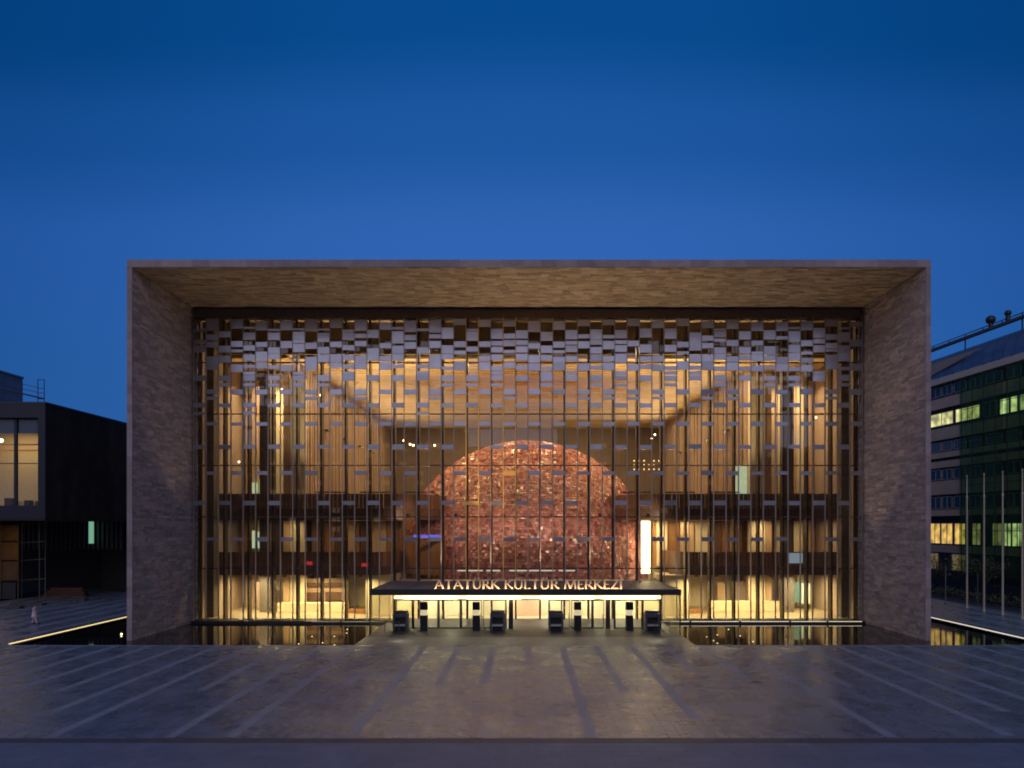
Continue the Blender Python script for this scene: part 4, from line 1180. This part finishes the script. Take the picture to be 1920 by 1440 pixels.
tag(hb.build('hedge', leafm), 'low dark hedge along the fence behind the flagpoles', 'hedge', kind='stuff')

# ================================================================== the far side of the square, mirrored in the glass
cbm = mat('far_block_wall', (.10, .09, .09), .8, noise=.2); cbg = mat('far_block_glass', (.03, .035, .05), .2)
cwl = mat('far_block_lit', (.6, .5, .3), .5, emit=(1, .7, .35), estr=.5)
rf_ = random.Random(21)
for i, (x, w, h, lab) in enumerate(((-118, 26, 38, 'leftmost'), (-80, 34, 52, 'tall slab'), (-41, 36, 44, 'broad'), (-4.4, 36.5, 37, 'lower middle'), (34, 40, 47, 'wide'), (76, 34, 56, 'tallest'), (114, 30, 36, 'rightmost'))):
    t = thing('city_block', lab+' dark city block across the square, mirrored in the glass front', 'building', (x, -120, 0), 'blocks across the square')
    b_ = MB().box(x-w/2, x+w/2, -150, -120, -.3, h).build('wall', cbm, t)
    MB().box(x-w/2-.4, x+w/2+.4, -150.4, -119.6, h, h+.8).build('roof', cbm, t)
    g_ = MB(); l_ = MB(); nx = int(w/3.2)
    for fz in range(1, int(h/3.4)):
        for k in range(nx):
            xx = x-w/2+.8+k*(w-1.6)/nx; q = l_ if rf_.random() < .07 else g_
            q.box(xx+.3, xx+(w-1.6)/nx-.3, -119.98, -119.9, fz*3.4, fz*3.4+1.7)
    g_.build('window', cbg, b_, kind='stuff'); l_.build('lit_window', cwl, b_, kind='stuff')

# ================================================================== the walker on the left
def skin_fig(name, verts, edges, radii, m_, parent, root=0, sub=2):
    me = bpy.data.meshes.new(name); me.from_pydata(verts, edges, []); me.materials.append(m_)
    o = place(name, me, wloc(parent), parent)
    md = o.modifiers.new('skin', 'SKIN'); md.use_smooth_shade = True
    sv = me.skin_vertices[0].data
    for i, r_ in enumerate(radii):
        sv[i].radius = (r_, r_) if not isinstance(r_, tuple) else r_
        sv[i].use_root = (i == root)
    s2 = o.modifiers.new('sub', 'SUBSURF'); s2.levels = sub; s2.render_levels = sub
    return o
d = 62.5; px_ = X(65, d)
per = thing('person', 'person in a pale pink coat striding along the left paving, one arm bent forward', 'person', (px_, d, 0))
coat = mat('pale_pink_cloth', (.85, .62, .62), .8, noise=.1); skn = mat('skin', (.50, .30, .22), .6); hair = mat('dark_hair', (.03, .022, .018), .7); shoe = M['black']
V = [(0, 0, .95), (.01, 0, 1.15), (.02, 0, 1.36), (.03, 0, 1.50), (.035, 0, 1.57),           # pelvis, waist, chest, neck
     (.01, -.17, 1.43), (.04, -.23, 1.16), (.26, -.20, 1.10),                                  # arm near: bent forward
     (.01, .17, 1.43), (-.08, .24, 1.16), (-.16, .22, .93),
     (.02, -.10, .90), (.16, -.10, .50), (.26, -.10, .10), (.36, -.10, .05),
     (-.02, .10, .90), (-.10, .10, .50), (-.30, .10, .14), (-.22, .10, .05)]
E = [(0, 1), (1, 2), (2, 3), (3, 4), (2, 5), (5, 6), (6, 7), (2, 8), (8, 9), (9, 10), (0, 11), (11, 12), (12, 13), (13, 14), (0, 15), (15, 16), (16, 17), (17, 18)]
Rr = [.155, .135, .155, .065, .055, .07, .055, .042, .07, .055, .042, .095, .068, .05, .04, .095, .068, .05, .04]
body = skin_fig('body', V, E, Rr, coat, per)
def pball(name, c, r_, m_, sz=1.0, parent=per): return MB().ball((px_+c[0], d+c[1], c[2]), r_, 14, 10, sz).build(name, m_, parent, smooth=True)
head = pball('head', (.05, 0, 1.685), .098, skn, 1.22)
MB().tube((px_+.14, d, 1.675), (px_+.175, d, 1.655), .018, .012, 6).build('nose', skn, head)
pball('hair', (.02, 0, 1.725), .108, hair, 1.05, head)
# knee-length coat skirt
sk = MB(); n0 = 16
for zz, ra, rb_ in ((1.12, .165, .19), (.95, .19, .22), (.62, .25, .27)):
    for j in range(n0):
        a = 2*math.pi*j/n0; sk.v.append((px_+ra*math.cos(a), d+rb_*math.sin(a), zz))
for i in range(2):
    for j in range(n0):
        k = (j+1) % n0; sk.f.append((i*n0+j, (i+1)*n0+j, (i+1)*n0+k, i*n0+k)); sk.m.append(0)
sk.build('coat_skirt', coat, per, smooth=True)
for (hx, hy, hz_) in ((.26, -.20, 1.10), (-.16, .22, .93)):
    dv = Vector((.9, 0, -.1)).normalized() if hx > 0 else Vector((-.15, 0, -1)).normalized()
    hd_ = MB(); c = Vector((px_+hx, d+hy, hz_)); hd_.tube(c, c+dv*.10, .035, .04, 8)
    for q in range(4):
        o_ = Vector((0, (q-1.5)*.02, 0)); hd_.tube(c+dv*.09+o_, c+dv*(.16+.012*(1 if q in (1, 2) else 0))+o_+Vector((0, 0, -.012)), .009, .007, 5)
    hd_.tube(c+dv*.04+Vector((0, .035, 0)), c+dv*.09+Vector((0, .065, -.01)), .011, .008, 5)
    hd_.build('hand', skn, per)
for (fx, fy) in ((.30, -.10), (-.27, .10)):
    MB().box(px_+fx-.06, px_+fx+.18, d+fy-.045, d+fy+.045, .0, .08).build('shoe', shoe, per)
